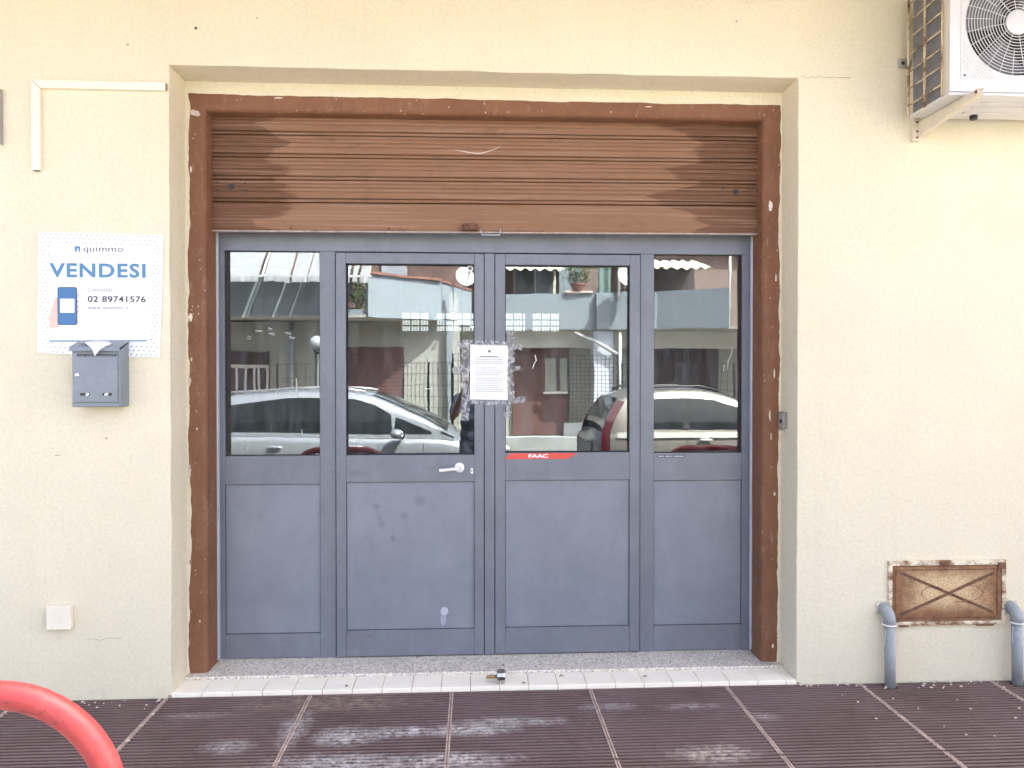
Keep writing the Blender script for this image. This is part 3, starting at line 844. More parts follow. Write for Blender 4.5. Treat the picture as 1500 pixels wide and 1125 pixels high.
# ------------------------------------------------------------------ for-sale poster
po = thing('poster', (-1.76, 0, 1.63), 'white for-sale poster reading VENDESI taped to the wall above the mailbox', 'poster')
PC = ((-2.045, 2.213), (-1.467, 2.204), (-1.488, 1.623), (-2.05, 1.644))
sheet('paper', m_paper, po, PC, -.0022, 12, 12, .0006, .004)
PY = -.0046
bd = MB()
def pp(u, v):
    tl, tr, b2, bl = PC
    return ((tl[0] * (1 - u) + tr[0] * u) * (1 - v) + (bl[0] * (1 - u) + b2[0] * u) * v, (tl[1] * (1 - u) + tr[1] * u) * (1 - v) + (bl[1] * (1 - u) + b2[1] * u) * v)
for j in range(30):
    for i in range(24):
        u = (i + .5 + (.5 if j % 2 else 0)) / 24.8 + rnd.uniform(-.004, .004); v = (j + .5) / 30 + rnd.uniform(-.003, .003)
        m_ = .085
        if (m_ < u < 1 - m_ and m_ < v < 1 - m_ * 1.0) or u > .985: continue
        x, z = pp(u, v); a = .5 if rnd.random() < .8 else -.4
        dx, dz = .0058 * math.cos(a), .0058 * math.sin(a); nx, nz = -.0014 * math.sin(a), .0014 * math.cos(a)
        k = len(bd.v)
        bd.add([(x - dx - nx, PY, z - dz - nz), (x + dx - nx, PY, z + dz - nz), (x + dx + nx, PY, z + dz + nz), (x - dx + nx, PY, z - dz + nz)], [(0, 1, 2, 3)])
tag(bd.build('border_dashes', m_printgrey, po), kind='stuff')
text('lettering', 'quimmo', -1.838, 2.1135, .183, .036, PY, m_printgrey, po, 0, 1.05)
ic = MB().add([(-1.878, PY, 2.122), (-1.868, PY, 2.122), (-1.868, PY, 2.134), (-1.860, PY, 2.140), (-1.860, PY, 2.122), (-1.853, PY, 2.122), (-1.853, PY, 2.147), (-1.878, PY, 2.147)], [(0, 1, 2, 3, 4, 5, 6, 7)])
ic.add([(-1.851, PY, 2.117), (-1.847, PY, 2.117), (-1.847, PY, 2.121), (-1.851, PY, 2.121)], [(0, 1, 2, 3)])
ic.build('logo', m_blueln, po)
text('lettering', 'VENDESI', -1.995, 2.000, .443, .068, PY, m_blueln, po, .028, 1.12)
text('lettering', 'Contattaci', -1.82, 1.934, .123, .019, PY, m_printpale, po, 0, 1.1)
text('lettering', '02 89741576', -1.82, 1.884, .268, .030, PY, m_print, po, .018, 1.06)
text('lettering', 'www.quimmo.it', -1.82, 1.846, .19, .020, PY, m_printpale, po, 0, 1.1)
# telephone in a hand, flat print (the code on its screen is left blank)
hp = MB().add([(x, PY, z) for x, z in ((-1.956, 1.90), (-1.968, 1.912), (-1.972, 1.89), (-1.985, 1.855), (-1.998, 1.82), (-1.998, 1.765), (-1.985, 1.762), (-1.955, 1.766), (-1.94, 1.782), (-1.955, 1.80))], [tuple(range(10))])
for fz in (1.915, 1.888, 1.862, 1.84): hp.add([(-1.872, PY, fz - .008), (-1.862, PY, fz - .007), (-1.859, PY, fz), (-1.862, PY, fz + .007), (-1.872, PY, fz + .008)], [(0, 1, 2, 3, 4)])
hp.build('hand_print', m_skinprint, po)
def rrect(x0, x1, z0, z1, r, y):
    pts = []
    for cx, cz, a0 in ((x1 - r, z1 - r, 0), (x0 + r, z1 - r, 90), (x0 + r, z0 + r, 180), (x1 - r, z0 + r, 270)):
        for k in range(5):
            a = R(a0 + 22.5 * k); pts.append((cx + r * math.cos(a), y, cz + r * math.sin(a)))
    return MB().add(pts, [tuple(range(len(pts)))])
rrect(-1.958, -1.868, 1.776, 1.955, .010, PY - .0004).build('phone_outline', m_stnavy, po)
rrect(-1.955, -1.871, 1.779, 1.952, .008, PY - .0008).build('phone_screen', m_blue, po)
rrect(-1.946, -1.880, 1.834, 1.900, .002, PY - .0012).build('screen_square', m_stwhite, po)
MB().add([(-1.997, PY, 1.697), (-1.547, PY, 1.700), (-1.547, PY, 1.706), (-1.997, PY, 1.703)], [(0, 1, 2, 3)]).build('rule', m_blueln, po)

# ------------------------------------------------------------------ mailbox and leaflet
mb = thing('mailbox', (-1.74, 0, 1.39), 'grey blue metal mailbox on the wall under the poster', 'mailbox')
MX0, MX1, MZ0, MZ1 = -1.850, -1.632, 1.392, 1.676
bdy = MB().prism([(MX0, 0, MZ0), (MX0, 0, MZ1 + .018), (MX0, -.088, MZ1 - .022), (MX0, -.088, MZ0)], (MX1 - MX0, 0, 0)).build('body', m_mail, mb, bevel=.003)
bdy.location.y = -.0006
lidp = MB().prism([(MX0 - .004, 0, MZ1 + .026), (MX0 - .004, -.012, MZ1 + .027), (MX0 - .004, -.104, MZ1 - .006), (MX0 - .004, -.106, MZ1 - .026), (MX0 - .004, -.102, MZ1 - .026), (MX0 - .004, -.099, MZ1 - .010), (MX0 - .004, -.012, MZ1 + .021), (MX0 - .004, 0, MZ1 + .021)], (MX1 - MX0 + .008, 0, 0))
lid = lidp.build('lid', m_mail, mb, bevel=.0008)
lid.location.y = -.0008
dd = box('door', m_mail, mb, MX0 + .006, MX1 - .010, -.0945, -.0895, MZ0 + .022, MZ1 - .030, bevel=.0025)
box('name_plate', m_black, dd, -1.823, -1.647, -.0975, -.0945, 1.6265, 1.637, bevel=.0006)
dashes('small_print', -1.815, -1.655, 1.6285, .0055, -.0979, m_printpale, dd, 11)
MB().lathe((-1.823, -.0945, 1.541), (0, -1, 0), [(0, .009), (.004, .009), (.006, .006)], 18).build('lock', m_steel, dd, auto=40)
for sx0, sx1 in ((-1.811, -1.767), (-1.711, -1.668)):
    MB().box(sx0, sx1, -.0955, -.0940, 1.445, 1.457).build('view_slot', m_hole, dd)
for sx0, sx1 in ((-1.787, -1.770), (-1.703, -1.683)):
    MB().add([(sx0, -.0958, 1.4455), (sx1 - .004, -.0958, 1.4455), (sx1, -.0958, 1.4565), (sx0 + .004, -.0958, 1.4565)], [(0, 1, 2, 3)]).build('letter_edge', m_stwhite, dd)
MB().prism([(MX0 + .002, -.0915, MZ0 + .018), (MX0 + .002, -.0935, MZ0 + .018), (MX0 + .002, -.0935, MZ0 + .004), (MX0 + .002, -.0915, MZ0 + .004)], (MX1 - MX0 - .006, 0, 0)).build('lower_edge', m_mail, mb)
lf = MB().add([(-1.835, -.06, 1.690), (-1.795, -.085, 1.6915), (-1.745, -.108, 1.685), (-1.722, -.121, 1.640), (-1.712, -.117, 1.655), (-1.690, -.106, 1.672), (-1.668, -.095, 1.684), (-1.70, -.06, 1.698), (-1.76, -.05, 1.7015),
               (-1.732, -.119, 1.628), (-1.748, -.112, 1.660)], [(0, 1, 8), (1, 2, 10), (2, 3, 10), (2, 4, 3), (2, 5, 4), (2, 6, 5), (2, 7, 6), (1, 7, 8), (1, 2, 7), (10, 3, 9)])
lf = lf.build('leaflet', M('printed_leaflet', (.78, .74, .73), .6, var=.08, vs=60, dirt=.95, ds=90, dirtcol=(.25, .12, .12)), root=(-1.74, -.1, 1.66))
tag(lf, 'crumpled printed leaflet sticking out of the mailbox lid', 'leaflet')

# ------------------------------------------------------------------ cable trunking, cover plate, plaque
tk = thing('cable_trunking', (-2.04, 0, 2.5), 'cream plastic cable trunking in an upside-down L beside the doorway', 'cable trunking')
MB().prism([(-2.061, 0, 2.920), (-2.061, 0, 2.9200), (-1.451, 0, 2.919), (-1.451, 0, 2.881), (-2.023, 0, 2.882)][1:], (0, -.022, 0)).build('horizontal_duct', m_cream, tk, bevel=.0025)
MB().prism([(-2.0625, 0, 2.9185), (-2.0245, 0, 2.8805), (-2.026, 0, 2.498), (-2.064, 0, 2.498)], (0, -.022, 0)).build('vertical_duct', m_cream, tk, bevel=.0025)
MB().box(-2.058, -2.031, -.019, -.003, 2.4965, 2.5).build('open_end', m_hole, tk)
MB().box(-1.4515, -1.4475, -.020, -.002, 2.884, 2.916).build('end_cap', m_crack, tk)
cvp = thing('cover_plate', (-1.95, 0, .344), 'cream square junction box cover low on the left wall', 'junction box')
box('box', m_cream, cvp, -2.003, -1.896, -.024, .0, .345, .452, bevel=.003)
box('cover', m_cream, cvp, -2.005, -1.894, -.031, -.0245, .343, .454, bevel=.0025)
pq = thing('wall_plaque', (-2.25, 0, 2.62), 'dark framed plaque cut off by the left edge of the picture', 'plaque')
box('board', m_black, pq, -2.46, -2.208, -.018, 0, 2.625, 2.868)
box('frame', M('grey_frame', (.35, .33, .31), .5), pq, -2.2085, -2.2025, -.024, 0, 2.618, 2.874, bevel=.001)

# ------------------------------------------------------------------ key switch on the right reveal
ks = thing('key_switch', (1.604, .15, 1.26), 'small grey metal key switch on the right side of the doorway recess', 'key switch')
box('body', M('grey_metal_box', (.32, .30, .28), .45, .6, dirt=.4, ds=40), ks, 1.588, 1.6055, .115, .188, 1.262, 1.350, bevel=.003)
box('face_plate', M('scratched_plate', (.5, .5, .48), .4, .6, var=.25, vs=60), ks, 1.5845, 1.5879, .120, .183, 1.267, 1.345, bevel=.001)
MB().lathe((1.585, .150, 1.302), (-1, 0, 0), [(0, .011), (.004, .011), (.006, .007)], 16).build('key_cylinder', m_hole, ks)
box('base_mortar', M('rough_mortar', (.55, .52, .45), .95, var=.2, vs=40), ks, 1.592, 1.606, .110, .193, 1.252, 1.2615, bevel=.002)

# ------------------------------------------------------------------ air conditioner
ac = thing('air_conditioner', (2.52, -.2, 2.76), 'white air conditioner outdoor unit high on the right wall', 'air conditioner')
AX0, AX1, AY0, AY1, AZ0, AZ1 = 2.121, 2.93, -.39, -.085, 2.806, 3.375
FC = (2.431, 3.118); FR = .238
# front panel with a round fan opening
n = 64; vs = []; fs = []
def sq(a):
    c, s_ = math.cos(a), math.sin(a); k = .256 / max(abs(c), abs(s_)); return (FC[0] + k * c, FC[1] + k * s_)
for k in range(n):
    a = 2 * math.pi * k / n + math.pi / 4; ox, oz = sq(a)
    vs += [(ox, AY0 + .004, oz), (FC[0] + FR * math.cos(a), AY0 + .004, FC[1] + FR * math.sin(a)), (FC[0] + FR * math.cos(a), AY0 + .13, FC[1] + FR * math.sin(a))]
for k in range(n):
    p = 3 * k; q_ = 3 * ((k + 1) % n)
    fs += [(p, q_, q_ + 1, p + 1), (p + 1, q_ + 1, q_ + 2, p + 2)]
b_ = MB().add(vs, fs)
b_.add([(FC[0] + FR * math.cos(2 * math.pi * k / n), AY0 + .13, FC[1] + FR * math.sin(2 * math.pi * k / n)) for k in range(n)], [tuple(range(n))], 1)
fp = b_.build('fan_panel', [m_acwhite, m_dark], ac)
cs = MB()
PX0, PX1, PZ0, PZ1 = FC[0] - .256, FC[0] + .256, FC[1] - .256, min(FC[1] + .256, AZ1)
cs.box(AX0, PX0, AY0, AY0 + .02, AZ0, AZ1).box(PX1, AX1, AY0, AY0 + .02, AZ0, AZ1).box(PX0, PX1, AY0, AY0 + .02, AZ0, PZ0)
cs.build('front_casing', m_acwhite, ac)
box('panel_rim', m_acwhite, ac, PX0 - .004, PX0 + .002, AY0 - .003, AY0 + .004, PZ0 - .004, AZ1, bevel=.0008)
box('panel_rim', m_acwhite, ac, PX0 + .002, PX1, AY0 - .003, AY0 + .004, PZ0 - .004, PZ0 + .002, bevel=.0008)
for dx, dz in ((.018, .018),):
    MB().lathe((PX0 + dx, AY0 + .004, PZ0 + dz), (0, -1, 0), [(0, .005), (.002, .004)], 10).build('screw', m_hole, ac)
cb = MB().box(AX0, AX0 + .018, AY0 + .0205, AY0 + .055, AZ0, AZ1).box(AX1 - .018, AX1, AY0 + .0205, AY1, AZ0, AZ1)
cb.box(AX0, AX1, AY0 + .0205, AY1, AZ1 - .012, AZ1 + .004)
cb.build('side_casing', m_acbeige, ac, bevel=.002)
base = box('base_tray', m_acwhite, ac, AX0 - .003, AX1 + .003, AY0 + .004, AY1 + .004, AZ0 - .014, AZ0 - .001, bevel=.003)
for yy in (-.30, -.24, -.17): box('tray_ridge', m_acwhite, base, 2.33, 2.90, yy - .008, yy + .008, AZ0 - .018, AZ0 - .0145, bevel=.001)
MB().box(AX0 + .020, AX1 - .02, AY0 + .14, AY1 - .01, AZ0, AZ1 - .02).build('condenser', m_fin, ac)
fn = MB()
for k in range(60):
    yy = AY0 + .058 + k * (.305 - .06) / 60
    fn.box(AX0 + .012, AX0 + .019, yy, yy + .0018, AZ0 + .002, AZ1 - .015)
tag(fn.build('condenser_fins', m_fin, ac), kind='stuff')
# wire cage on the left side
bars = []
for yy, r_ in ((-.083, .0065), (-.215, .0065), (-.345, .004)):
    MB().tube([(AX0 - .008, yy, AZ0 - .008), (AX0 - .008, yy, AZ1 - .01)], r_, 8).build('cage_bar', m_cage, ac, smooth=True)
for k in range(7):
    zz = AZ0 + .045 + k * .0815
    MB().tube([(AX0 - .010, -.345, zz + .003), (AX0 - .010, -.083, zz - .003)], .0038, 8).build('cage_bar', m_cage, ac, smooth=True)
# grille rings, spokes, hub, fan behind
gr = MB()
for k in range(14):
    rr = .066 + k * (.236 - .066) / 13
    gr.tube([(FC[0] + rr * math.cos(2 * math.pi * j / 56), AY0 - .006 + .010 * (rr / .236) ** 2, FC[1] + rr * math.sin(2 * math.pi * j / 56)) for j in range(56)], .0019, 5, closed=True)
gr.build('grille_rings', m_acwhite, ac, smooth=True)
gs = MB()
for k in range(24):
    a = 2 * math.pi * (k + .5) / 24
    r0 = .055 if k % 2 == 0 else .12
    gs.tube([(FC[0] + rr * math.cos(a + .35 * (rr - .05)), AY0 - .004 + .010 * (rr / .236) ** 2, FC[1] + rr * math.sin(a + .35 * (rr - .05))) for rr in (r0, .12, .18, .24)], .0018, 5)
gs.build('grille_spokes', m_acwhite, ac, smooth=True)
MB().lathe((FC[0], AY0 + .0, FC[1]), (0, -1, 0), [(0, .056), (.006, .056), (.011, .050), (.013, .03)], 32).build('grille_hub', m_acwhite, ac, auto=40)
fb = MB()
for k in range(3):
    a0 = 2 * math.pi * k / 3 + .4; vs = []; fs = []
    for i in range(7):
        for j in range(5):
            rr = .05 + (.215 - .05) * j / 4; a = a0 + (i / 6 - .5) * (1.1 + .3 * j / 4)
            vs.append((FC[0] + rr * math.cos(a), AY0 + .06 + .035 * (i / 6), FC[1] + rr * math.sin(a)))
    for i in range(6):
        for j in range(4): fs.append((i * 5 + j, i * 5 + j + 1, (i + 1) * 5 + j + 1, (i + 1) * 5 + j))
    fb.add(vs, fs)
fb.build('fan_blades', m_blade, ac, smooth=True)
# diagonal moulded lines in the panel corner
for k in range(8):
    d = .10 + .018 * k
    if k: MB().tube([(PX0 + .008, AY0 + .003, PZ0 + d - .06), (PX0 + d - .06, AY0 + .003, PZ0 + .008)], .0022, 5).build('moulded_line', m_acwhite, ac)
MB().lathe((2.41, -.13, AZ0 - .014), (0, 0, -1), [(0, .018), (.016, .018), (.02, .014)], 16).build('drain_plug', m_black, ac, auto=40)
bk = MB().prism([(2.172, 0, 2.700), (2.172, -.03, 2.700), (2.172, -.03, 3.10), (2.172, 0, 3.10)], (.036, 0, 0)).build('wall_bracket', m_acbeige, ac, bevel=.002)
arm = MB().prism([(2.195, -.03, 2.718), (2.195, -.03, 2.790), (2.195, -.475, 2.790), (2.195, -.475, 2.766)], (.003, 0, 0))
arm.prism([(2.198, -.03, 2.7875), (2.198, -.475, 2.7875), (2.228, -.475, 2.7875), (2.228, -.03, 2.7875)], (0, 0, .003))
arm.prism([(2.198, -.03, 2.718), (2.198, -.475, 2.766), (2.222, -.475, 2.766), (2.222, -.03, 2.718)], (0, 0, .003))
arm.build('bracket_arm', m_acbeige, ac)
for zz in (2.715, 2.745, 2.79): MB().lathe((2.190, -.0305, zz), (0, -1, 0), [(0, .006), (.004, .005)], 8).build('bolt', m_rustdark, bk)
MB().lathe((2.2, -.46, 2.778), (-1, 0, 0), [(0, .008), (.008, .007)], 8).build('bolt', m_rustdark, arm and ac)
cl = thing('wall_clip', (2.13, 0, 3.06), 'small grey metal clip on the wall left of the air conditioner', 'clip')
box('plate', M('grey_clip', (.42, .40, .37), .5, .3), cl, 2.106, 2.16, -.018, 0, 3.066, 3.108, bevel=.002)
MB().lathe((2.124, -.018, 3.085), (0, -1, 0), [(0, .009), (.003, .008)], 12).build('bolt', m_hole, cl)

# ------------------------------------------------------------------ rusty meter cabinet
mt = thing('meter_cabinet', (2.37, 0, .285), 'rusty cream metal meter cabinet door set low in the right wall', 'meter cabinet')
QX0, QX1, QZ0, QZ1 = 2.068, 2.675, .286, .611
for a in ((QX0, QX1, QZ0, QZ0 + .020), (QX0, QX1, QZ1 - .024, QZ1)): box('frame_rail', m_rustlite, mt, a[0], a[1], -.014, 0, a[2], a[3], bevel=.002)
for a in ((QX0, QX0 + .020), (QX1 - .020, QX1)): box('frame_stile', m_rustlite, mt, a[0], a[1], -.0138, 0, QZ0 + .0205, QZ1 - .0245, bevel=.002)
dpl = box('cabinet_door', m_rust, mt, QX0 + .024, QX1 - .024, -.010, 0, QZ0 + .023, QZ1 - .028, bevel=.0015)
for a in ((QX0 + .04, QX1 - .05, QZ0 + .035, QZ0 + .040), (QX0 + .04, QX1 - .05, QZ1 - .048, QZ1 - .043)): box('pressed_ridge', m_rustdark, dpl, a[0], a[1], -.0125, -.0105, a[2], a[3], bevel=.0006)
for a in ((QX0 + .033, QX0 + .039), (QX1 - .047, QX1 - .041)): box('pressed_ridge', m_rustdark, dpl, a[0], a[1], -.0125, -.0105, QZ0 + .042, QZ1 - .05, bevel=.0006)
cx, cz = 2.372, .447
for s_ in (1, -1):
    pa = Vector((cx - .24, 0, cz + s_ * .105)); pb = Vector((cx + .24, 0, cz - s_ * .100)); d = (pb - pa).normalized(); nrm = Vector((-d.z, 0, d.x)) * .0068
    yy = -.0105 if s_ == 1 else -.0128
    MB().prism([pa - nrm + Vector((0, yy, 0)), pb - nrm + Vector((0, yy, 0)), pb + nrm + Vector((0, yy, 0)), pa + nrm + Vector((0, yy, 0))], (0, -.0022, 0)).build('cross_strap', m_rustdark, dpl)
    for k in range(9):
        if k == 4 and s_ == -1: continue
        p = pa + (pb - pa) * (k + .3) / 8.6
        MB().lathe((p.x, yy - .0022, p.z), (0, -1, 0), [(0, .0048), (.0012, .004)], 8).build('punched_hole', m_hole, dpl)
MB().tube([(cx - .075 + .10 * math.cos(a) * .6, -.0135, cz + .035 * math.sin(a)) for a in [R(40 + 25 * k) for k in range(9)]], .0010, 5).build('wire', m_rustdark, dpl)
MB().tube([(cx + .075 + .12 * math.cos(a) * .9, -.0135, cz + .045 * math.sin(a)) for a in [R(-110 + 22 * k) for k in range(9)]], .0010, 5).build('wire', m_rustdark, dpl)
box('latch', m_rustdark, mt, 2.33, 2.375, -.019, -.0142, QZ1 - .026, QZ1 - .006, bevel=.002)
box('hinge', m_rustdark, mt, QX1 - .045, QX1 - .004, -.019, -.0142, QZ1 - .045, QZ1 - .012, bevel=.002)
box('hinge', m_rustdark, mt, 2.12, 2.17, -.020, -.0142, QZ0 - .004, QZ0 + .006, bevel=.002)
box('hinge', m_rustdark, mt, 2.52, 2.61, -.020, -.0142, QZ0 - .004, QZ0 + .006, bevel=.002)

# ------------------------------------------------------------------ two conduit pipes
for px, lab in ((2.050, 'grey plastic pipe bending into the wall at the left edge of the rusty cabinet'), (2.703, 'grey plastic pipe bending into the wall right of the rusty cabinet')):
    pt = thing('conduit_pipe', (px, -.05, 0), lab, 'pipe', 'conduit pipes beside the meter cabinet')
    MB().tube([(px + .006, -.052, -.02), (px + .004, -.052, .12), (px, -.052, .318)], .0255, 20).build('pipe', m_pipe, pt, smooth=True)
    path = [(px, -.052, .305), (px, -.052, .335)] + [(px - .004 * math.sin(R(a)), -.052 + .055 * (1 - math.cos(R(a))), .335 + .040 * math.sin(R(a))) for a in (20, 40, 60, 80, 95)] + [(px - .005, .02, .372)]
    MB().tube(path, [.029] * 2 + [.030] * 5 + [.029], 20).build('elbow', m_pipe, pt, smooth=True)
    MB().tube([(px + .031 * math.cos(2 * math.pi * k / 24), -.052 + .031 * math.sin(2 * math.pi * k / 24), .308) for k in range(24)], .0042, 6, closed=True).build('joint_ring', m_white, pt, smooth=True)
    flake(px - .006, .374, .044, .040, M('rough_sealant', (.60, .54, .42), .95, var=.2, vs=40), y=-.006, seed=int(px * 10), parent=pt, name='sealant')
    MB().lathe((px + .006, -.052, -.003), (0, 0, 1), [(0, .040), (.0042, .038)], 14).build('floor_collar', m_hole, pt)
    MB().add([(px - .027, -.058, .29), (px - .0258, -.0635, .29), (px - .0262, -.0622, .20), (px - .0268, -.058, .215)], [(0, 1, 2, 3)]).build('paint_drip', m_white, pt)

# ------------------------------------------------------------------ floor bolt of the shutter
flb = thing('floor_lock', (.132, .03, .023), 'short chrome lock post with a brass pin standing on the white tiles', 'lock')
MB().lathe((.112, .03, .058), (1, 0, 0), [(0, .025), (.003, .030), (.008, .033), (.034, .033), (.040, .030), (.042, .024)], 12).build('lock_body', m_chrome, flb, auto=25)
MB().tube([(.112, .03, .056), (.088, .03, .056), (.060, .03, .055)], [.0085, .0085, .0075], 12).build('pin', m_brass, flb, smooth=True)
MB().box(.118, .15, .012, .048, .0237, .030).build('foot', m_chrome, flb, bevel=.002)

# ------------------------------------------------------------------ notice with tape, stickers
nt_ = thing('paper_notice', (.083, LY0, 1.41), 'white printed notice sheet taped across the meeting door leaves', 'notice')
NY = LY0 - .004
sheet('paper', m_paper, nt_, ((-.018, 1.704), (.183, 1.700), (.181, 1.408), (-.020, 1.411)), NY, 8, 10, .0008, .0015)
ln = MB()
for k in range(17):
    zz = 1.635 - k * .0115
    if k in (4, 9): continue
    x0 = .010; x1 = .155 - rnd.uniform(0, .03) * (k % 3 == 2)
    xx = x0
    while xx < x1:
        w = rnd.uniform(.006, .016); ln.add([(xx, NY - .0026, zz), (min(xx + w, x1), NY - .0026, zz), (min(xx + w, x1), NY - .0026, zz + .0028), (xx, NY - .0026, zz + .0028)], [(0, 1, 2, 3)]); xx += w + .003
ln.add([(.035, NY - .0026, 1.640), (.13, NY - .0026, 1.640), (.13, NY - .0026, 1.6435), (.035, NY - .0026, 1.6435)], [(0, 1, 2, 3)])
tag(ln.build('typed_lines', m_printpale, nt_), kind='stuff')
MB().lathe((.083, NY - .0024, 1.668), (0, -1, 0), [(0, .008), (.0003, .008)], 14).build('printed_crest', m_printpale, nt_)
def tape(pts, w, seed, y=None):
    rr = random.Random(seed); P = [Vector((a, 0, b)) for a, b in pts]; vs = []; fs = []
    N = 26; L = len(P) - 1
    for i in range(N + 1):
        t = i / N * L; k = min(int(t), L - 1); p = P[k].lerp(P[k + 1], t - k); d = (P[k + 1] - P[k]).normalized(); nn = Vector((-d.z, 0, d.x))
        for j in range(5):
            s_ = (j / 4 - .5) * w * (1 + .35 * (rr.random() - .5) * (1 if j in (0, 4) else 0))
            q_ = p + nn * s_
            yy = (y if y is not None else LY0 - .004) - .006 * rr.random() - .001
            vs.append((q_.x + rr.uniform(-.002, .002), yy, q_.z + rr.uniform(-.002, .002)))
    for i in range(N):
        for j in range(4): fs.append((i * 5 + j, i * 5 + j + 1, i * 5 + j + 6, i * 5 + j + 5))
    return MB().add(vs, fs).build('tape', m_tape, nt_)
tape([(-.045, 1.728), (-.042, 1.60), (-.046, 1.47), (-.044, 1.36), (-.05, 1.30)], .042, 1)
tape([(.196, 1.77), (.200, 1.66), (.194, 1.55), (.20, 1.42)], .036, 2)
tape([(-.05, 1.716), (.08, 1.712), (.20, 1.706)], .026, 3)
tape([(-.02, 1.398), (.08, 1.392), (.19, 1.398)], .022, 4)
tape([(-.09, 1.715), (-.06, 1.690), (-.04, 1.672)], .022, 5)
tape([(-.11, 1.555), (-.07, 1.575), (-.03, 1.60)], .040, 6)
tape([(.19, 1.672), (.225, 1.690), (.26, 1.688)], .026, 7)
tape([(.19, 1.565), (.23, 1.58), (.26, 1.572)], .024, 8)
tape([(.185, 1.40), (.225, 1.405), (.275, 1.412)], .032, 9)
tape([(.18, 1.385), (.19, 1.34), (.165, 1.315)], .03, 10)

st = thing('red_sticker', (.36, LY0, 1.09), 'red slanted sticker with white lettering under the right leaf window', 'sticker')
MB().prism([(.166, LY0 + .0004, 1.0905), (.508, LY0 + .0004, 1.0905), (.552, LY0 + .0004, 1.1215), (.196, LY0 + .0004, 1.1215)], (0, -.0012, 0)).build('backing', m_stred, st)
text('lettering', 'FAAC', .294, 1.096, .105, .021, LY0 - .0013, m_stwhite, st, .03, .95)
st2 = thing('label_strip', (1.07, FY0, 1.093), 'small dark label strip with pale print under the right side window', 'sticker')
MB().box(.994, 1.146, FY0 - .0012, FY0 + .0004, 1.0935, 1.1065).build('backing', m_stnavy, st2)
dashes('small_print', 1.0, 1.138, 1.0975, .0055, FY0 - .0016, m_stwhite, st2, 5)
st3 = thing('round_sticker', (-.018, GY, 2.10), 'small pale round sticker in the top right corner of the left leaf window', 'sticker')
MB().lathe((-.02, GY - .0002, 2.114), (0, -1, 0), [(0, .017), (.0008, .017)], 20).build('disc', m_stwhite, st3)
MB().lathe((-.02, GY - .0011, 2.114), (0, -1, 0), [(0, .010), (.0003, .010)], 16).build('print', m_printpale, st3)

# ------------------------------------------------------------------ red tubular hoops at the kerb
def hoop(x0, x1, y, lab):
    h = thing('tube_barrier', ((x0 + x1) / 2, y, 0), lab, 'barrier', 'red hoops along the kerb')
    r_ = .235; zt = .896; path = [(x0, y, .004), (x0, y, zt - r_)]
    for k in range(1, 13): a = R(180 - 7.5 * k); path.append((x0 + r_ + r_ * math.cos(a), y, zt - r_ + r_ * math.sin(a)))
    for k in range(0, 13): a = R(90 - 7.5 * k); path.append((x1 - r_ + r_ * math.cos(a), y, zt - r_ + r_ * math.sin(a)))
    path.append((x1, y, .004))
    MB().tube(path, .0275, 24).build('hoop', m_red, h, smooth=True)
    for xx in (x0, x1): MB().lathe((xx, y, .001), (0, 0, 1), [(0, .07), (.006, .07), (.008, .05)], 20).build('base_plate', m_red, h)
hoop(-1.56, -.727, -2.1, 'red tubular hoop barrier at the lower left corner, nearest the camera')
hoop(1.66, 2.49, -2.1, 'red tubular hoop barrier seen only mirrored in the right side window')

# ------------------------------------------------------------------ paint crumbs along the wall foot, dry leaves
fl = MB()
for k in range(150):
    x = rnd.choice([rnd.uniform(-2.6, -1.44), rnd.uniform(1.61, 3.0), rnd.uniform(1.61, 3.0)]); y = -abs(rnd.gauss(0, .045)) - .004; s_ = rnd.uniform(.002, .008)
    if rnd.random() < .12: y = -rnd.uniform(.05, .6)
    a = rnd.uniform(0, 3.1); pts = []
    for j in range(4):
        b2 = a + j * 1.57 + rnd.uniform(-.4, .4); pts.append((x + s_ * math.cos(b2), y + s_ * math.sin(b2) * .8, .0015))
    fl.prism(pts, (rnd.uniform(-.002, .002), 0, rnd.uniform(.002, .005)))
tag(fl.build('paint_flakes', M('paint_flake', (.66, .60, .48), .9, var=.3, vs=60), root=(0, -.03, 0)), 'cream paint flakes scattered along the foot of the wall', 'paint flakes', kind='stuff')
lv = MB()
for x, y in ((-.62, .03), (.245, .02), (.44, .10), (.86, .07), (-.05, .32), (-.3, .36), (.15, .22)):
    a = rnd.uniform(0, 3); z = .0255 if y < .15 else .038
    L, W = .013, .006; c_, s_ = math.cos(a), math.sin(a)
    P = [(-L, 0), (-L * .3, W), (L * .5, W * .8), (L, 0), (L * .5, -W * .8), (-L * .3, -W)]
    lv.prism([(x + u * c_ - v * s_, y + u * s_ + v * c_, z + .003 * abs(v) / W) for u, v in P], (0, 0, .0012))
tag(lv.build('leaf_litter', M('dry_leaf', (.26, .19, .12), .8, var=.3, vs=60), root=(0, .1, .03)), 'few small dry leaves lying on the doorway tiles', 'leaves', kind='stuff')

# ------------------------------------------------------------------ the other side of the street (seen mirrored in the door glass)
hs = thing('opposite_house', (0, -14, -.12), 'pale two-storey house across the street mirrored in the door glass', 'house')
# left wing, ground floor wall at y -13.2; right part set back at y -16.5
MB().box(-9, -.35, -16.8, -13.2, -.15, 2.83).build('wall', m_hgrey, hs)
MB().box(-.349, 10, -17, -16.5, -.15, 2.83).build('wall', m_hgrey, hs)
MB().box(-.34, 10, -16.499, -16.1, 2.31, 2.83).build('beam', M('pale_beam', (.56, .57, .55), .9), hs)
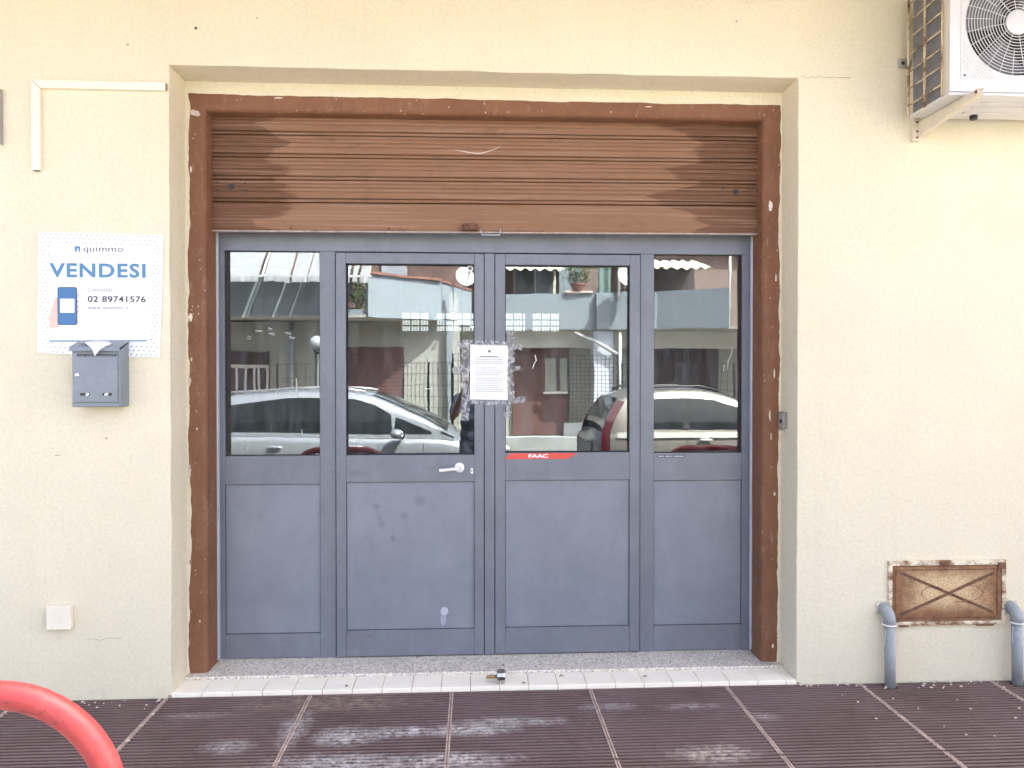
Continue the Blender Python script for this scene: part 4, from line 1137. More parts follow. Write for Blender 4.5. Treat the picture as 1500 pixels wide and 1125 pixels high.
# balcony slabs
def poly_slab(name, mat, pts, z0, z1, bev=0):
    return MB().prism([(x, y, z0) for x, y in pts], (0, 0, z1 - z0)).build(name, mat, hs, bevel=bev)
poly_slab('overhang_slab', m_hgrey, [(-9, -13.21), (-9, -12.15), (-2.32, -11.92), (-.80, -13.0), (-.36, -14.6), (-.36, -13.3)], 2.80, 2.86)
poly_slab('overhang_slab', m_hgrey, [(-.34, -16.09), (-.10, -14.9), (.84, -15.62), (3.2, -15.52), (4.85, -15.22), (6.5, -14.37), (10, -13.6), (10, -16.09)], 2.76, 2.82)
def para(name, a, b, z0, z1, mat, th=.12):
    a = Vector((a[0], a[1], 0)); b = Vector((b[0], b[1], 0)); d = (b - a).normalized(); nn = Vector((d.y, -d.x, 0)) * th
    return MB().prism([(a.x, a.y, z0), (b.x, b.y, z0), (b.x + nn.x, b.y + nn.y, z0), (a.x + nn.x, a.y + nn.y, z0)], (0, 0, z1 - z0)).build(name, mat, hs)
para('parapet', (-9, -12.1), (-2.95, -12.0), 2.83, 3.75, m_hwhite)
para('parapet', (-2.94, -12.0), (-2.28, -11.98), 2.83, 2.98, m_hwhite)
para('parapet', (-2.27, -11.87), (-.74, -12.95), 2.815, 3.72, m_hwhite)
# angled end wall with an arched niche
a = Vector((-.73, -12.96, 0)); b = Vector((-.06, -14.85, 0)); d = b - a
ew = para('parapet', a, b, 2.815, 3.70, m_hwhite)
arch = []
nrm = Vector((-d.y, d.x, 0)).normalized() * .004
for k in range(11):
    t = math.pi * k / 10; u = .36 - .16 * math.cos(t); p = a + d * u; arch.append((p.x + nrm.x, p.y + nrm.y, 3.30 + .26 * math.sin(t)))
p0 = a + d * .52; p1 = a + d * .20
arch += [(p0.x + nrm.x, p0.y + nrm.y, 2.84), (p1.x + nrm.x, p1.y + nrm.y, 2.84)]
MB().prism(arch, nrm * 1.5).build('arch_niche', M('niche_grey', (.33, .36, .38), .9), hs)
para('parapet', (.00, -15.0), (.84, -15.6), 2.79, 3.74, m_hwhite)
para('parapet', (.85, -15.6), (3.2, -15.5), 2.78, 3.73, m_hwhite)
para('parapet', (3.21, -15.5), (4.86, -15.2), 2.78, 3.76, m_hwhite)
para('parapet', (4.87, -15.2), (6.5, -14.35), 2.78, 3.78, m_hwhite)
# terracotta coping
def coping(a, b, z):
    n = max(2, int(math.hypot(b[0] - a[0], b[1] - a[1]) / .22)); bb = MB()
    for k in range(n):
        t0, t1 = k / n + .005, (k + 1) / n - .005
        x0, y0 = a[0] + (b[0] - a[0]) * t0, a[1] + (b[1] - a[1]) * t0; x1, y1 = a[0] + (b[0] - a[0]) * t1, a[1] + (b[1] - a[1]) * t1
        bb.prism([(x0, y0 + .06, z), (x1, y1 + .06, z), (x1, y1 - .2, z), (x0, y0 - .2, z)], (0, 0, .05 + .008 * (k % 2)))
    return bb.build('coping', m_terra, hs)
coping((-2.30, -11.85), (-.74, -12.93), 3.722); coping((-.72, -12.96), (-.06, -14.85), 3.702)
# upper storey
MB().box(-9, -.3, -17, -14.4, 2.87, 5.1).build('upper_wall', m_hpink, hs)
MB().box(-.29, 10, -17.8, -17.2, 2.84, 5.1).build('upper_wall', M('dull_brown_render', (.20, .15, .13), .9), hs)  # plain brown, slightly greyer than the left wing's upper wall
MB().box(-9.3, -.2, -18, -14.3, 5.1, 5.25).build('roof', m_terra, hs)
MB().box(-.19, 10.3, -18, -17.0, 5.1, 5.25).build('roof', m_terra, hs)
for x0, x1, z0, z1, mm in ((-2.3, -1.66, 3.5, 5.3, M('pale_blind', (.30, .32, .38), .7)), (-6.2, -5.1, 3.2, 5.2, m_hdark)):
    w_ = box('window', mm, hs, x0, x1, -14.39, -14.34, z0, z1, bevel=.005)
for x0, x1 in ((-1.55, -.92), (-.86, -.2)):
    lt = MB().box(x0, x0 + .03, -13.42, -13.38, 3.70, 5.2).box(x1 - .03, x1, -13.42, -13.38, 3.70, 5.2)
    for k in range(-16, 26):
        for s_ in (1, -1):
            pa = Vector((x0, -13.40 - .004 * s_, 3.75 + k * .075)); L = x1 - x0
            z1 = pa.z + s_ * L
            if min(pa.z, z1) < 3.7 or max(pa.z, z1) > 5.2: continue
            lt.tube([pa, (x1, pa.y, z1)], .009, 4)
    lt.build('lattice_screen', m_hdark, hs)
wd = box('window', m_winfr, hs, 1.15, 2.35, -17.19, -17.12, 3.6, 4.9, bevel=.01)
box('pane', m_wing, wd, 1.22, 1.73, -17.118, -17.11, 3.66, 4.84); box('pane', m_wing, wd, 1.78, 2.28, -17.118, -17.11, 3.66, 4.84)
box('window', M('blue_grey_shutter', (.20, .25, .28), .6), hs, 2.45, 3.1, -17.19, -17.1, 3.3, 5.1)
box('window', m_hdark, hs, 4.9, 6.4, -17.19, -17.1, 3.0, 4.9)
# brown ground-floor shutters and doors
def slatted(name, mat, x0, x1, y, z0, z1, p=.09):
    b = MB(); z = z0
    while z < z1 - .01:
        b.box(x0, x1, y, y + .03, z, min(z + p - .014, z1)); b.box(x0, x1, y, y + .012, z + p - .014, min(z + p, z1)); z += p
    return b.build(name, mat, hs)
slatted('garage_shutter', m_hshut, -2.95, -1.64, -13.19, -.12, 2.16)
slatted('garage_shutter', m_hdark, 5.05, 6.9, -16.49, -.12, 2.47)
sd = box('side_door', m_hshut, hs, 1.07, 2.66, -16.49, -16.40, -.12, 2.41, bevel=.01)
box('pane', M('milky_pane', (.30, .32, .29), .25), sd, 1.99, 2.30, -16.398, -16.37, 1.12, 2.03); box('pane', M('milky_pane', (.30, .32, .29), .25), sd, 2.40, 2.60, -16.398, -16.37, 1.12, 2.03)
box('sill', m_white, sd, 1.95, 2.64, -16.398, -16.33, 1.05, 1.11); box('mullion', m_hdark, sd, 2.31, 2.39, -16.398, -16.35, 1.12, 2.05)
wg = box('barred_window', m_hdark, hs, -5.75, -4.72, -13.19, -13.15, .4, 2.1, bevel=.01)
for x0, x1, z0, z1 in ((-5.75, -4.72, 1.72, 1.80), (-5.75, -4.72, .42, .50)): box('bar', m_winfr, wg, x0, x1, -13.148, -13.10, z0, z1)
for xx in (-5.7, -5.45, -5.25, -5.05, -4.95, -4.76): box('bar', m_winfr, wg, xx - .025, xx + .025, -13.145, -13.11, .5, 1.72)
MB().tube([(-4.2, -13.10, -.12), (-4.2, -13.10, 2.79)], .055, 10).build('downpipe', M('grey_downpipe', (.33, .36, .38), .5), hs, smooth=True)
box('pilaster', m_hwhite, hs, -.62, -.48, -13.19, -13.02, -.12, 2.8)
pil = box('pillar', M('pale_blue_pillar', (.55, .60, .70), .8), hs, 3.22, 3.74, -15.95, -15.60, -.12, 2.755, bevel=.02)
MB().tube([(2.70, -15.5, 2.68), (3.25, -15.48, 2.45), (3.88, -15.48, 2.10)], .05, 10).build('downpipe', M('grey_downpipe', (.40, .42, .43), .5), hs, smooth=True)
MB().tube([(3.90, -15.46, -.12), (3.90, -15.46, 2.74)], .05, 10).build('downpipe', M('grey_downpipe', (.42, .45, .46), .5), hs, smooth=True)
box('green_post', m_gpost, hs, 3.38, 3.66, -15.75, -15.6, 3.74, 5.0, bevel=.01)
box('pillar', m_hwhite, hs, 3.25, 3.62, -15.49, -15.36, 2.78, 3.74, bevel=.01)
MB().tube([(3.84, -15.35, 3.6), (3.84, -15.35, 5.2)], .035, 8).build('white_pole', m_white, hs, smooth=True)
MB().tube([(6.7, -14.9, 3.3), (6.7, -14.9, 5.4)], .035, 8).build('white_pole', m_white, hs, smooth=True)
# corrugated awning with a wavy edge over the right balcony
def corrug(x0, x1, ya, yb, za, zb, nm):
    n = int((x1 - x0) / .04); vs = []; fs = []
    for i in range(n + 1):
        x = x0 + (x1 - x0) * i / n; o_ = .035 * math.sin(x * 2 * math.pi / .26)
        vs += [(x, ya, za + o_), (x, yb, zb + o_)]
    for i in range(n): fs.append((2 * i, 2 * i + 1, 2 * i + 3, 2 * i + 2))
    return MB().add(vs, fs).build(nm, m_corr, hs, smooth=True)
corrug(.1, 2.5, -15.4, -17.19, 4.36, 4.75, 'corrugated_awning'); corrug(4.0, 6.4, -15.3, -17.19, 4.42, 4.9, 'corrugated_awning')

# cloth awning with hanging valance on the left balcony
aw = thing('cloth_awning', (-4, -11, 3.45), 'white cloth awning with frilled valance mirrored at the top of the left windows', 'awning')
for x0, x1 in ((-6.5, -4.36), (-4.24, -3.73), (-3.69, -3.37), (-3.35, -2.52), (-2.46, -2.36), (-2.31, -2.14)):
    vs = []; fs = []; n = max(4, int((x1 - x0) / .02))
    for i in range(n + 1):
        x = x0 + (x1 - x0) * i / n; w_ = .05 * mnoise.noise(Vector((x * 11, 0, 0)))
        zb = 3.44 + .05 * mnoise.noise(Vector((x * 6, 2, 0)))
        vs += [(x, -12.3, 4.75), (x, -11.0, 3.58), (x, -10.985, 3.55), (x, -10.97 + w_, zb)]
    for i in range(n):
        for k in range(3): fs.append((4 * i + k, 4 * i + k + 1, 4 * i + k + 5, 4 * i + k + 4))
    MB().add(vs, fs).build('cloth_strip', m_cloth, aw, smooth=True)
MB().tube([(-6.6, -11.02, 3.56), (-2.1, -11.02, 3.56)], .02, 8).build('front_bar', m_white, aw)
for xx in (-6.5, -4.3, -2.15): MB().tube([(xx, -11.02, 3.56), (xx, -12.35, 4.72)], .018, 6).build('side_arm', m_white, aw)

# satellite dishes
def dish(c, r_, lab):
    o = thing('satellite_dish', (c[0], c[1], c[2] - .3), lab, 'satellite dish', 'satellite dishes on the balcony')
    ax = Vector((.35, .9, .35)).normalized()
    MB().lathe(Vector(c), ax, [(-.07, .02), (-.055, r_ * .4), (-.02, r_ * .8), (.0, r_), (.008, r_), (-.012, r_ * .8), (-.047, r_ * .4), (-.06, .02)], 32).build('reflector', m_acwhite, o, smooth=True)
    e = Vector(c) + ax * .32 + Vector((0, 0, -.05))
    MB().tube([Vector(c) + Vector((0, .02, -r_ * .95)), e], .012, 6).ball(e, .035).build('feed_arm', m_galv, o)
    MB().tube([Vector(c) - ax * .06, Vector(c) - ax * .12, (c[0] - .04, c[1] - .12, c[2] - .30)], .02, 8).build('mast', m_galv, o)
dish((-.20, -12.75, 3.80), .225, 'white satellite dish on the angled balcony corner mirrored in the left leaf')
dish((3.98, -14.9, 4.12), .30, 'white satellite dish by the green post mirrored in the right leaf')

# planter with a leafy plant on the balcony parapet
pl = thing('potted_plant', (2.8, -15.55, 3.74), 'terracotta pot with a leafy plant on the balcony parapet mirrored in the right leaf', 'potted plant')
MB().lathe((2.78, -15.55, 3.80), (0, 0, 1), [(0, .13), (.10, .17), (.17, .19), (.17, .21), (.21, .21), (.21, .17)], 20).build('pot', m_terra, pl, auto=40)
box('trough', M('pink_trough', (.62, .47, .43), .8), pl, 2.42, 3.18, -15.66, -15.45, 3.735, 3.80, bevel=.02)
def leaves(name, c, rad, n, size, parent, seed, mat=None):
    rr = random.Random(seed); b = MB()
    for _ in range(n):
        while True:
            p = Vector((rr.uniform(-1, 1), rr.uniform(-1, 1), rr.uniform(-1, 1)))
            if p.length < 1 and mnoise.noise(p * 2.2 + Vector((seed, 0, 0))) > -.12: break
        p = Vector((c[0] + p.x * rad[0], c[1] + p.y * rad[1], c[2] + p.z * rad[2]))
        a = Vector((rr.uniform(-1, 1), rr.uniform(-1, 1), rr.uniform(-1, 1))).normalized(); s_ = size * rr.uniform(.5, 1.3)
        u = a.orthogonal().normalized(); w = a.cross(u)
        b.add([p - u * s_, p + w * s_ * .4, p + u * s_, p - w * s_ * .4], [(0, 1, 2, 3)])
    o = b.build(name, mat or m_leaf, parent); o['kind'] = 'stuff'; return o
leaves('foliage', (2.75, -15.55, 4.28), (.42, .25, .36), 500, .045, pl, 3)
sb = MB()
for k in range(9): sb.tube([(2.78, -15.55, 3.95), (2.78 + rnd.uniform(-.4, .4), -15.55 + rnd.uniform(-.2, .2), 4.4 + rnd.uniform(-.1, .15))], .008, 5)
sb.build('stems', m_stem, pl)
sh2 = thing('balcony_shrub', (-2.6, -12.3, 2.98), 'dark dense shrub behind the balcony gap mirrored in the left leaf', 'shrub')
leaves('foliage', (-2.62, -12.55, 3.45), (.34, .25, .5), 900, .05, sh2, 11)
MB().tube([(-2.62, -12.5, 2.87), (-2.6, -12.52, 3.3)], .03, 6).build('trunk', m_stem, sh2)

# low wall and wire mesh fence panels
lw = thing('low_wall', (0, -9.6, -.12), 'low stained whitewashed wall mirrored below the right leaf notice', 'wall')
MB().box(-.5, 9, -9.75, -9.55, -.15, .40).build('masonry', m_lowwall, lw, bevel=.02)
MB().box(1.70, 2.95, -9.72, -9.58, .401, .65).build('plinth', M('grey_plinth', (.22, .24, .25), .9), lw)
def fence(x0, x1, z0, z1, dx, dz, lab, y=-9.6):
    f = thing('mesh_fence', ((x0 + x1) / 2, y, z0), lab, 'fence', 'wire mesh fence panels across the street')
    b = MB(); n = max(2, int((x1 - x0) / dx)); m_ = max(2, int((z1 - z0) / dz))
    for i in range(n + 1):
        x = x0 + (x1 - x0) * i / n; b.box(x - .005, x + .005, y - .005, y + .005, z0, z1)
    for j in range(m_ + 1):
        z = z0 + (z1 - z0) * j / m_; b.box(x0, x1, y - .004, y + .004, z - .005, z + .005)
    b.build('wire_mesh', m_fence, f)
    for xx in (x0, x1): box('post', m_fence, f, xx - .018, xx + .018, y - .018, y + .018, z0 - .3, z1 + .01)
fence(1.78, 2.71, .65, 1.93, .075, .075, 'dense wire mesh fence panel beside the pillar, mirrored in the right leaf')
fence(2.80, 4.95, .40, 1.77, .12, .16, 'wire mesh fence panel behind the beige car')
fence(-.38, .30, .40, 1.955, .085, .12, 'tall wire mesh fence panel behind the photographer')
fence(-1.32, -.85, -.1, 1.79, .075, .20, 'wire mesh fence panel right of the brown garage shutter')
fence(-.84, -.40, -.1, 1.785, .075, .20, 'narrow wire mesh fence panel left of the tall one')
fence(-3.62, -2.4, -.1, 1.765, .17, .26, 'open wire mesh fence panel behind the silver car')

# globe street lamp
lp = thing('street_lamp', (-2.62, -8.3, -.12), 'street lamp with a clear globe on a dark post mirrored in the left side window', 'street lamp')
MB().ball((-2.62, -8.3, 2.09), .125, 20, 14).build('globe', m_globe, lp, smooth=True)
MB().tube([(-2.62, -8.3, -.12), (-2.62, -8.3, .4), (-2.62, -8.3, 1.93)], [.07, .05, .045], 12).build('post', m_fence, lp, smooth=True)
MB().lathe((-2.62, -8.3, 1.92), (0, 0, 1), [(0, .05), (.03, .07), (.06, .06)], 16).build('collar', m_fence, lp)

# ------------------------------------------------------------------ parked cars
def lerp(tab, x):
    if x <= tab[0][0]: return tab[0][1]
    for (a, b), (c, d) in zip(tab, tab[1:]):
        if x <= c:
            t = (x - a) / (c - a); return b + (d - b) * t
    return tab[-1][1]
def smooth_tab(tab, x, h=.10):
    return sum(lerp(tab, x + k * h / 3) for k in (-3, -2, -1, 0, 1, 2, 3)) / 7
def make_car(name, label, yn, x0, x1, lower, roof, paint, W, wins, screen, rear, wheels, extra):
    """yn: y of the side that faces the shop; x0..x1 rear to front"""
    yc = yn - W / 2; g = -.12
    car = thing(name, ((x0 + x1) / 2, yc, g), label, 'car', 'cars parked across the street')
    N = 64; st_ = [x0 + (x1 - x0) * i / N for i in range(N + 1)]
    def half(x):
        e0 = min(1, max(0, (x - x0) / .5)); e1 = min(1, max(0, (x1 - x) / .7))
        return W / 2 * (.80 + .20 * math.sqrt(1 - (1 - e0) ** 2)) * (.74 + .26 * math.sqrt(1 - (1 - e1) ** 2))
    vs = []; fs = []
    for x in st_:
        h = half(x); zt = smooth_tab(lower, x); zb = g + .20 + .10 * max(0, 1 - (x - x0) / .3) + .08 * max(0, 1 - (x1 - x) / .4)
        sec = [(0, zb), (h * .88, zb), (h * .965, zb + .06), (h * .995, zb + .20), (h, zb + (zt - zb) * .55), (h * .99, zb + (zt - zb) * .72), (h * .975, zt - .10), (h * .94, zt - .03), (h * .87, zt), (0, zt + .035)]
        vs += [(x, yc + a, z) for a, z in sec] + [(x, yc - a, z) for a, z in sec[-2:0:-1]]
    K = 18
    for i in range(N):
        for k in range(K):
            k2 = (k + 1) % K; fs.append((i * K + k, i * K + k2, (i + 1) * K + k2, (i + 1) * K + k))
    fs += [tuple(range(K)), tuple(N * K + k for k in range(K - 1, -1, -1))]
    body = MB().add(vs, fs).build('body', paint, car, smooth=True)
    # cabin
    ra, rb_ = roof[0][0], roof[-1][0]; vs = []; fs = []; n2 = 56
    def side(x, z):
        zb = smooth_tab(lower, x) - .03; zr = 1.36
        t = max(0, min(1, (z - zb) / (zr - zb))); h = half(x)
        return h * .945 - (h * .945 - W / 2 * .70) * t ** 1.15
    for i in range(n2 + 1):
        x = ra + (rb_ - ra) * i / n2; zr = smooth_tab(roof, x, .06); zb = smooth_tab(lower, x) - .03
        zr = max(zr, zb + .01); q1 = side(x, zr - .05 if zr - .05 > zb else zb)
        sec = [(side(x, zb), zb), (side(x, zb + (zr - zb) * .35), zb + (zr - zb) * .35), (side(x, zb + (zr - zb) * .7), zb + (zr - zb) * .7), (q1, max(zb, zr - .05)), (q1 * .95, max(zb, zr - .018)), (q1 * .82, zr), (0, zr + .025)]
        vs += [(x, yc + a, z) for a, z in sec] + [(x, yc - a, z) for a, z in sec[-2::-1]]
    K = 13
    for i in range(n2):
        for k in range(K - 1): fs.append((i * K + k, i * K + k + 1, (i + 1) * K + k + 1, (i + 1) * K + k))
    MB().add(vs, fs).build('cabin', paint, car, smooth=True)
    for poly in wins:
        for s_ in (1, -1):
            # subdivide outline for curvature, fan to a grid in z
            pts = []
            for (a, b) in zip(poly, poly[1:] + poly[:1]):
                for k in range(6): t = k / 6; pts.append((a[0] + (b[0] - a[0]) * t, a[1] + (b[1] - a[1]) * t))
            cx = sum(p[0] for p in pts) / len(pts); cz = sum(p[1] for p in pts) / len(pts)
            vs = []; fs = []; n_ = len(pts)
            rings = [1.0, .8, .55, .3]
            for f_ in rings:
                for p in pts:
                    x, z = cx + (p[0] - cx) * f_, cz + (p[1] - cz) * f_; vs.append((x, yc + s_ * (side(x, z) + .009), z))
            vs.append((cx, yc + s_ * (side(cx, cz) + .009), cz))
            for r_ in range(len(rings) - 1):
                for k in range(n_): fs.append((r_ * n_ + k, r_ * n_ + (k + 1) % n_, (r_ + 1) * n_ + (k + 1) % n_, (r_ + 1) * n_ + k))
            r_ = len(rings) - 1
            for k in range(n_): fs.append((r_ * n_ + k, r_ * n_ + (k + 1) % n_, len(vs) - 1))
            MB().add(vs, fs).build('side_window', m_carglass, car, smooth=True)
    for (xa, xb) in (screen, rear):
        vs = []; fs = []
        for i in range(9):
            x = xa + (xb - xa) * i / 8; zr = smooth_tab(roof, x, .06)
            q1 = side(x, zr - .05) * .90
            for j in range(9): v = j / 4 - 1; vs.append((x, yc + q1 * v, zr + .025 - (.030 * abs(v) ** 2) + .010))
        for i in range(8):
            for j in range(8): fs.append((i * 9 + j, i * 9 + j + 1, (i + 1) * 9 + j + 1, (i + 1) * 9 + j))
        MB().add(vs, fs).build('windscreen', m_carglass, car, smooth=True)
    for wx in wheels:
        for s_ in (1, -1):
            yy = yc + s_ * (W / 2 - .02)
            MB().lathe((wx, yy - s_ * .005, g + .32), (0, s_, 0), [(-.20, .36), (.012, .36), (.018, .35)], 32).build('wheel_arch', m_carblk, car)
            wh = MB().lathe((wx, yy, g + .315), (0, s_, 0), [(-.18, .24), (-.18, .30), (-.16, .315), (0.0, .315), (.022, .30), (.026, .22)], 36).build('tyre', m_tyre, car, auto=40)
            MB().lathe((wx, yy, g + .315), (0, s_, 0), [(.0, .215), (.028, .215), (.022, .17), (.03, .06), (.032, .02)], 28).build('rim', m_steel, wh, auto=30)
    extra(car, yc, half, side, g)
    return car
def pline(x, z, car, yc, half): pass

def silver_extra(car, yc, half, side, g):
    for x in (-2.43, -1.46):
        y = yc + half(x) * .985
        MB().ball((x + .02, y + .022, .672), (.095, .020, .020), 14, 8).ball((x, y + .004, .66), (.06, .012, .035), 14, 8, 0).build('door_handle', m_silver, car, smooth=True)
    ym = yc + half(-.92) * .96
    MB().ball((-.93, ym + .13, .835), (.085, .10, .062), 16, 10).build('wing_mirror', m_silver, car, smooth=True)
    MB().tube([(-.86, ym - .03, .80), (-.88, ym + .06, .81)], .022, 8).build('mirror_stalk', m_carblk, car)
    for xs_ in (-2.66, -1.78, -.62):
        v = [(xs_ + dx, yc + half(xs_) * q + .004, z) for z, q in ((.20, .997), (.40, 1.0), (.58, .99), (.70, .975)) for dx in (-.004, .004)]
        MB().add(v, [(0, 1, 3, 2), (2, 3, 5, 4), (4, 5, 7, 6)]).build('door_gap', m_carblk, car)
    for s_ in (1, -1):
        MB().tube([(-3.2, yc + s_ * .60, 1.27), (-3.0, yc + s_ * .60, 1.335), (-2.2, yc + s_ * .60, 1.385), (-1.6, yc + s_ * .60, 1.375), (-1.35, yc + s_ * .60, 1.345)], .014, 8).build('roof_rail', m_steel, car, smooth=True)
        MB().ball((.36, yc + s_ * .58, .50), (.16, .16, .07), 12, 8).build('headlight', m_lampw, car, smooth=True)
        MB().ball((-3.80, yc + s_ * .66, .62), (.07, .12, .16), 12, 8).build('tail_light', m_tail, car, smooth=True)
    MB().box(.48, .515, yc - .26, yc + .26, .20, .30).build('number_plate', m_stwhite, car)
    MB().tube([(-3.1, yc, 1.31), (-3.25, yc, 1.45)], .006, 6).build('aerial', m_carblk, car)
make_car('parked_car', 'silver estate car parked across the street mirrored in the left door windows', -4.75, -3.88, .52,
         [(-3.88, .62), (-3.80, .78), (-3.6, .85), (-2.9, .835), (-1.0, .80), (-.5, .795), (-.25, .765), (.1, .67), (.36, .56), (.52, .40)],
         [(-3.80, .84), (-3.62, 1.08), (-3.35, 1.24), (-2.9, 1.315), (-2.2, 1.36), (-1.6, 1.36), (-1.3, 1.315), (-.95, 1.18), (-.55, .985), (-.24, .80)],
         m_silver, 1.80,
         [[(-3.45, .88), (-2.823, .865), (-2.823, 1.20), (-3.12, 1.17), (-3.36, 1.06)], [(-2.82, .865), (-1.823, .845), (-1.823, 1.265), (-2.3, 1.26), (-2.82, 1.205)],
          [(-1.82, .845), (-1.0, .83), (-1.02, 1.06), (-1.22, 1.18), (-1.48, 1.25), (-1.82, 1.265)], [(-.97, .835), (-.52, .825), (-.52, .85), (-.96, 1.03)]],
         (-1.26, -.33), (-3.74, -3.40), (-3.05, -.42), silver_extra)
def beige_extra(car, yc, half, side, g):
    x = 2.88; y = yc + half(x) * .985
    MB().ball((x, y + .02, .74), (.10, .018, .018), 14, 8).build('door_handle', m_beigelt, car, smooth=True)
    MB().ball((2.02, yc + half(2.02) * .985 + .02, .74), (.10, .018, .018), 14, 8).build('door_handle', m_beigelt, car, smooth=True)
    vs = []; fs = []
    for i in range(17):
        x = 1.78 + 2.5 * i / 16
        for z in (.765, .835): vs.append((x, yc + half(x) * (.962 if z > .8 else .983) + .010, z))
    for i in range(16): fs.append((2 * i, 2 * i + 1, 2 * i + 3, 2 * i + 2))
    MB().add(vs, fs).build('waist_trim', m_beigelt, car, smooth=True)
    for s_ in (1, -1):
        v = []; f = []
        for i in range(9):
            z = .36 + .86 * i / 8; x = 1.60 + (.22 * max(0, (z - .8) / .42) ** 1.4)
            yy = yc + s_ * ((half(1.70) * .985 if z < .78 else side(1.80, z)) + .014)
            v += [(x - .02, yy - s_ * .01, z), (x + .09, yy, z)]
        for i in range(8): f.append((2 * i, 2 * i + 1, 2 * i + 3, 2 * i + 2))
        MB().add(v, f).build('tail_light', m_tail, car, smooth=True)
        MB().tube([(1.98, yc + s_ * .58, 1.35), (2.1, yc + s_ * .58, 1.40), (2.9, yc + s_ * .58, 1.405), (3.15, yc + s_ * .58, 1.34)], .016, 8).build('roof_rail', m_carblk, car, smooth=True)
        MB().ball((5.2, yc + s_ * .56, .52), (.16, .16, .08), 12, 8).build('headlight', m_lampw, car, smooth=True)
    MB().box(1.484, 1.4985, yc - .66, yc + .66, .16, .69).build('rear_trim', m_carblk, car, bevel=.006)
    ym = yc + half(3.95) * .96
    MB().ball((3.92, ym + .12, .90), (.08, .10, .07), 16, 10).build('wing_mirror', m_beige, car, smooth=True)
    for s_ in (1, -1):
        v = [(x_, yc + s_ * (side(x_, z_) + .013), z_) for z_ in (.875, .97, 1.07, 1.17, 1.255) for x_ in (2.62, 2.70)]
        MB().add(v, [(2 * i, 2 * i + 1, 2 * i + 3, 2 * i + 2) for i in range(4)]).build('door_pillar', m_tyre, car, smooth=True)
    for xs_ in (2.66, 3.75):
        v = [(xs_ + dx, yc + half(xs_) * q + .0115, z) for z, q in ((.20, .997), (.40, 1.0), (.60, .99), (.83, .965)) for dx in (-.004, .004)]
        MB().add(v, [(0, 1, 3, 2), (2, 3, 5, 4), (4, 5, 7, 6)]).build('door_gap', m_carblk, car)
make_car('parked_car', 'beige estate car with tall red tail lights mirrored in the right side window', -4.75, 1.50, 5.55,
         [(1.50, .70), (1.60, .82), (1.8, .86), (3.9, .83), (4.3, .81), (4.7, .74), (5.2, .64), (5.45, .52), (5.55, .40)],
         [(1.60, .86), (1.68, 1.06), (1.80, 1.24), (2.05, 1.345), (2.5, 1.375), (2.9, 1.365), (3.2, 1.31), (3.6, 1.15), (4.25, .82)],
         m_beige, 1.80,
         [[(1.93, .885), (2.657, .875), (2.657, 1.26), (2.2, 1.245), (2.0, 1.17)], [(2.66, .875), (3.72, .865), (3.66, .99), (3.35, 1.14), (3.05, 1.235), (2.66, 1.26)]],
         (3.24, 4.15), (1.64, 1.82), (2.35, 4.85), beige_extra)

# ------------------------------------------------------------------ the photographer
def remeshed(mb, name, mat, parent, voxel=.012, smooth_it=6):
    o = mb.build(name, mat, parent)
    md = o.modifiers.new('r', 'REMESH'); md.mode = 'VOXEL'; md.voxel_size = voxel
    sm = o.modifiers.new('s', 'SMOOTH'); sm.iterations = smooth_it; sm.factor = .5
    bpy.context.view_layer.update()
    dg = bpy.context.evaluated_depsgraph_get()
    me = bpy.data.meshes.new_from_object(o.evaluated_get(dg)); o.modifiers.clear(); old = o.data; o.data = me; bpy.data.meshes.remove(old)
    for p in me.polygons: p.use_smooth = True
    return o
pe = thing('person', (.03, -4.10, -.12), 'person in dark navy shirt holding up a phone mirrored beside the notice', 'person')
G = -.12; PXC = .03; PYC = -4.12
def P(x, y, z): return Vector((PXC + x, PYC + y, G + z))
bodyb = MB()
def limb(b, pts, rs, n=12):
    P_ = []; R_ = []
    for i in range(len(pts) - 1):
        for k in range(6):
            t = k / 6; P_.append(pts[i].lerp(pts[i + 1], t)); R_.append(rs[i] * (1 - t) + rs[i + 1] * t)
    P_.append(pts[-1]); R_.append(rs[-1])
    b.tube(P_, R_, n); b.ball(P_[0], R_[0]); b.ball(P_[-1], R_[-1])
head = P(0, .03, 1.63)
bodyb.ball(head, (.076, .096, .115), 20, 14); bodyb.ball(head + Vector((0, .045, -.055)), (.052, .05, .055), 14, 10)
bodyb.ball(head + Vector((0, .10, -.01)), (.014, .020, .026), 10, 8)
for s_ in (1, -1):
    bodyb.ball(head + Vector((.078 * s_, -.01, -.01)), (.012, .022, .032), 10, 8)
limb(bodyb, [P(0, 0, 1.42), P(0, .01, 1.56)], [.06, .053])
bodyb.ball(P(0, 0, 1.30), (.17, .105, .13)); bodyb.ball(P(0, 0, 1.10), (.15, .10, .16)); bodyb.ball(P(0, 0, .95), (.165, .11, .12))
sho = {}; elb = {}; wri = {}
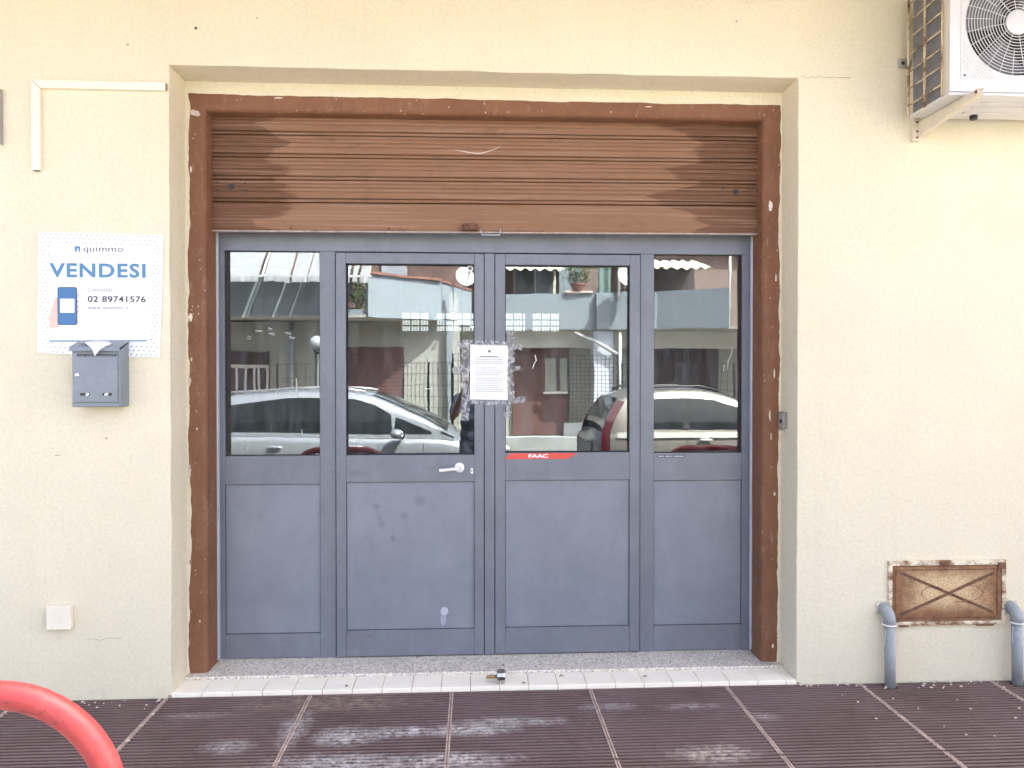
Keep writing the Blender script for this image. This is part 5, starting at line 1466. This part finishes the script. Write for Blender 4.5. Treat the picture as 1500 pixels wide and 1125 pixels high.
for s_ in (1, -1):
    sho[s_] = P(.19 * s_, 0, 1.40); elb[s_] = P(.265 * s_, .13, 1.19) if s_ < 0 else P(.26, .13, 1.20); wri[s_] = P(-.03 + .085 * s_, .34, 1.555)
    limb(bodyb, [sho[s_], elb[s_], wri[s_]], [.052, .042, .027])
    limb(bodyb, [P(.10 * s_, 0, .92), P(.11 * s_, .02, .50), P(.115 * s_, -.01, .09)], [.085, .058, .038])
    bodyb.ball(P(.12 * s_, .07, .045), (.045, .13, .042))
    # hand: palm, four fingers round the phone's edge, thumb on its back
    pm = wri[s_] + Vector((-.012 * s_, .055, .055)); bodyb.ball(pm, (.022, .040, .045), 12, 8)
    for k in range(4):
        r0 = pm + Vector((.004 * s_, .02, .032 - .020 * k)); r1 = r0 + Vector((.012 * s_, .030, .006)); r2 = r1 + Vector((-.022 * s_, .014 - .003 * k, .002)); r3 = r2 + Vector((-.016 * s_, -.004, 0))
        limb(bodyb, [r0, r1, r2, r3], [.0085, .008, .0072, .0065], 8)
    th0 = pm + Vector((-.006 * s_, -.012, -.02)); limb(bodyb, [th0, th0 + Vector((-.018 * s_, .018, .022)), th0 + Vector((-.034 * s_, .030, .036))], [.011, .0095, .008], 8)
remeshed(bodyb, 'body', m_skin, pe, .0075, 3)
for s_ in (1, -1):
    MB().ball(head + Vector((.030 * s_, .088, .012)), (.012, .008, .007), 10, 8).build('eye', m_stwhite, pe, smooth=True)
MB().ball(head + Vector((0, .093, -.052)), (.024, .008, .006), 10, 8).build('mouth', M('lips', (.30, .10, .09), .5), pe, smooth=True)
hb = MB(); hb.ball(head + Vector((0, -.018, .028)), (.083, .092, .102), 20, 14); remeshed(hb, 'hair', m_hair, pe, .01, 3)
shb = MB()
shb.ball(P(0, 0, 1.31), (.195, .125, .15)); shb.ball(P(0, .01, 1.12), (.185, .13, .19)); shb.ball(P(0, .005, .98), (.19, .135, .15))
limb(shb, [P(-.15, 0, 1.41), P(0, .0, 1.44), P(.15, 0, 1.41)], [.06, .065, .06])
for s_ in (1, -1): limb(shb, [sho[s_], sho[s_].lerp(elb[s_], .72)], [.072, .066])
remeshed(shb, 'shirt', m_shirt, pe, .012, 5)
tb = MB(); tb.ball(P(0, 0, .90), (.18, .125, .12))
for s_ in (1, -1): limb(tb, [P(.10 * s_, 0, .88), P(.11 * s_, .02, .50), P(.115 * s_, -.01, .08)], [.10, .075, .065])
remeshed(tb, 'trousers', m_jeans, pe, .013, 4)
for s_ in (1, -1):
    sb_ = MB(); sb_.ball(P(.12 * s_, .06, .05), (.052, .145, .05), 16, 10); o = remeshed(sb_, 'shoe', m_carblk, pe, .012, 3)
ph = thing('mobile_phone', (0, -3.672, 1.49), 'dark mobile phone held up by the person', 'phone')
box('case', m_black, ph, -.078, .078, -3.676, -3.668, 1.499, 1.571, bevel=.003)
box('screen', m_wing, ph, -.074, .074, -3.6775, -3.6765, 1.503, 1.567, bevel=.0003)
MB().lathe((0, -3.668, 1.535), (0, 1, 0), [(0, .008), (.0015, .008)], 16).build('lens', m_hole, ph)
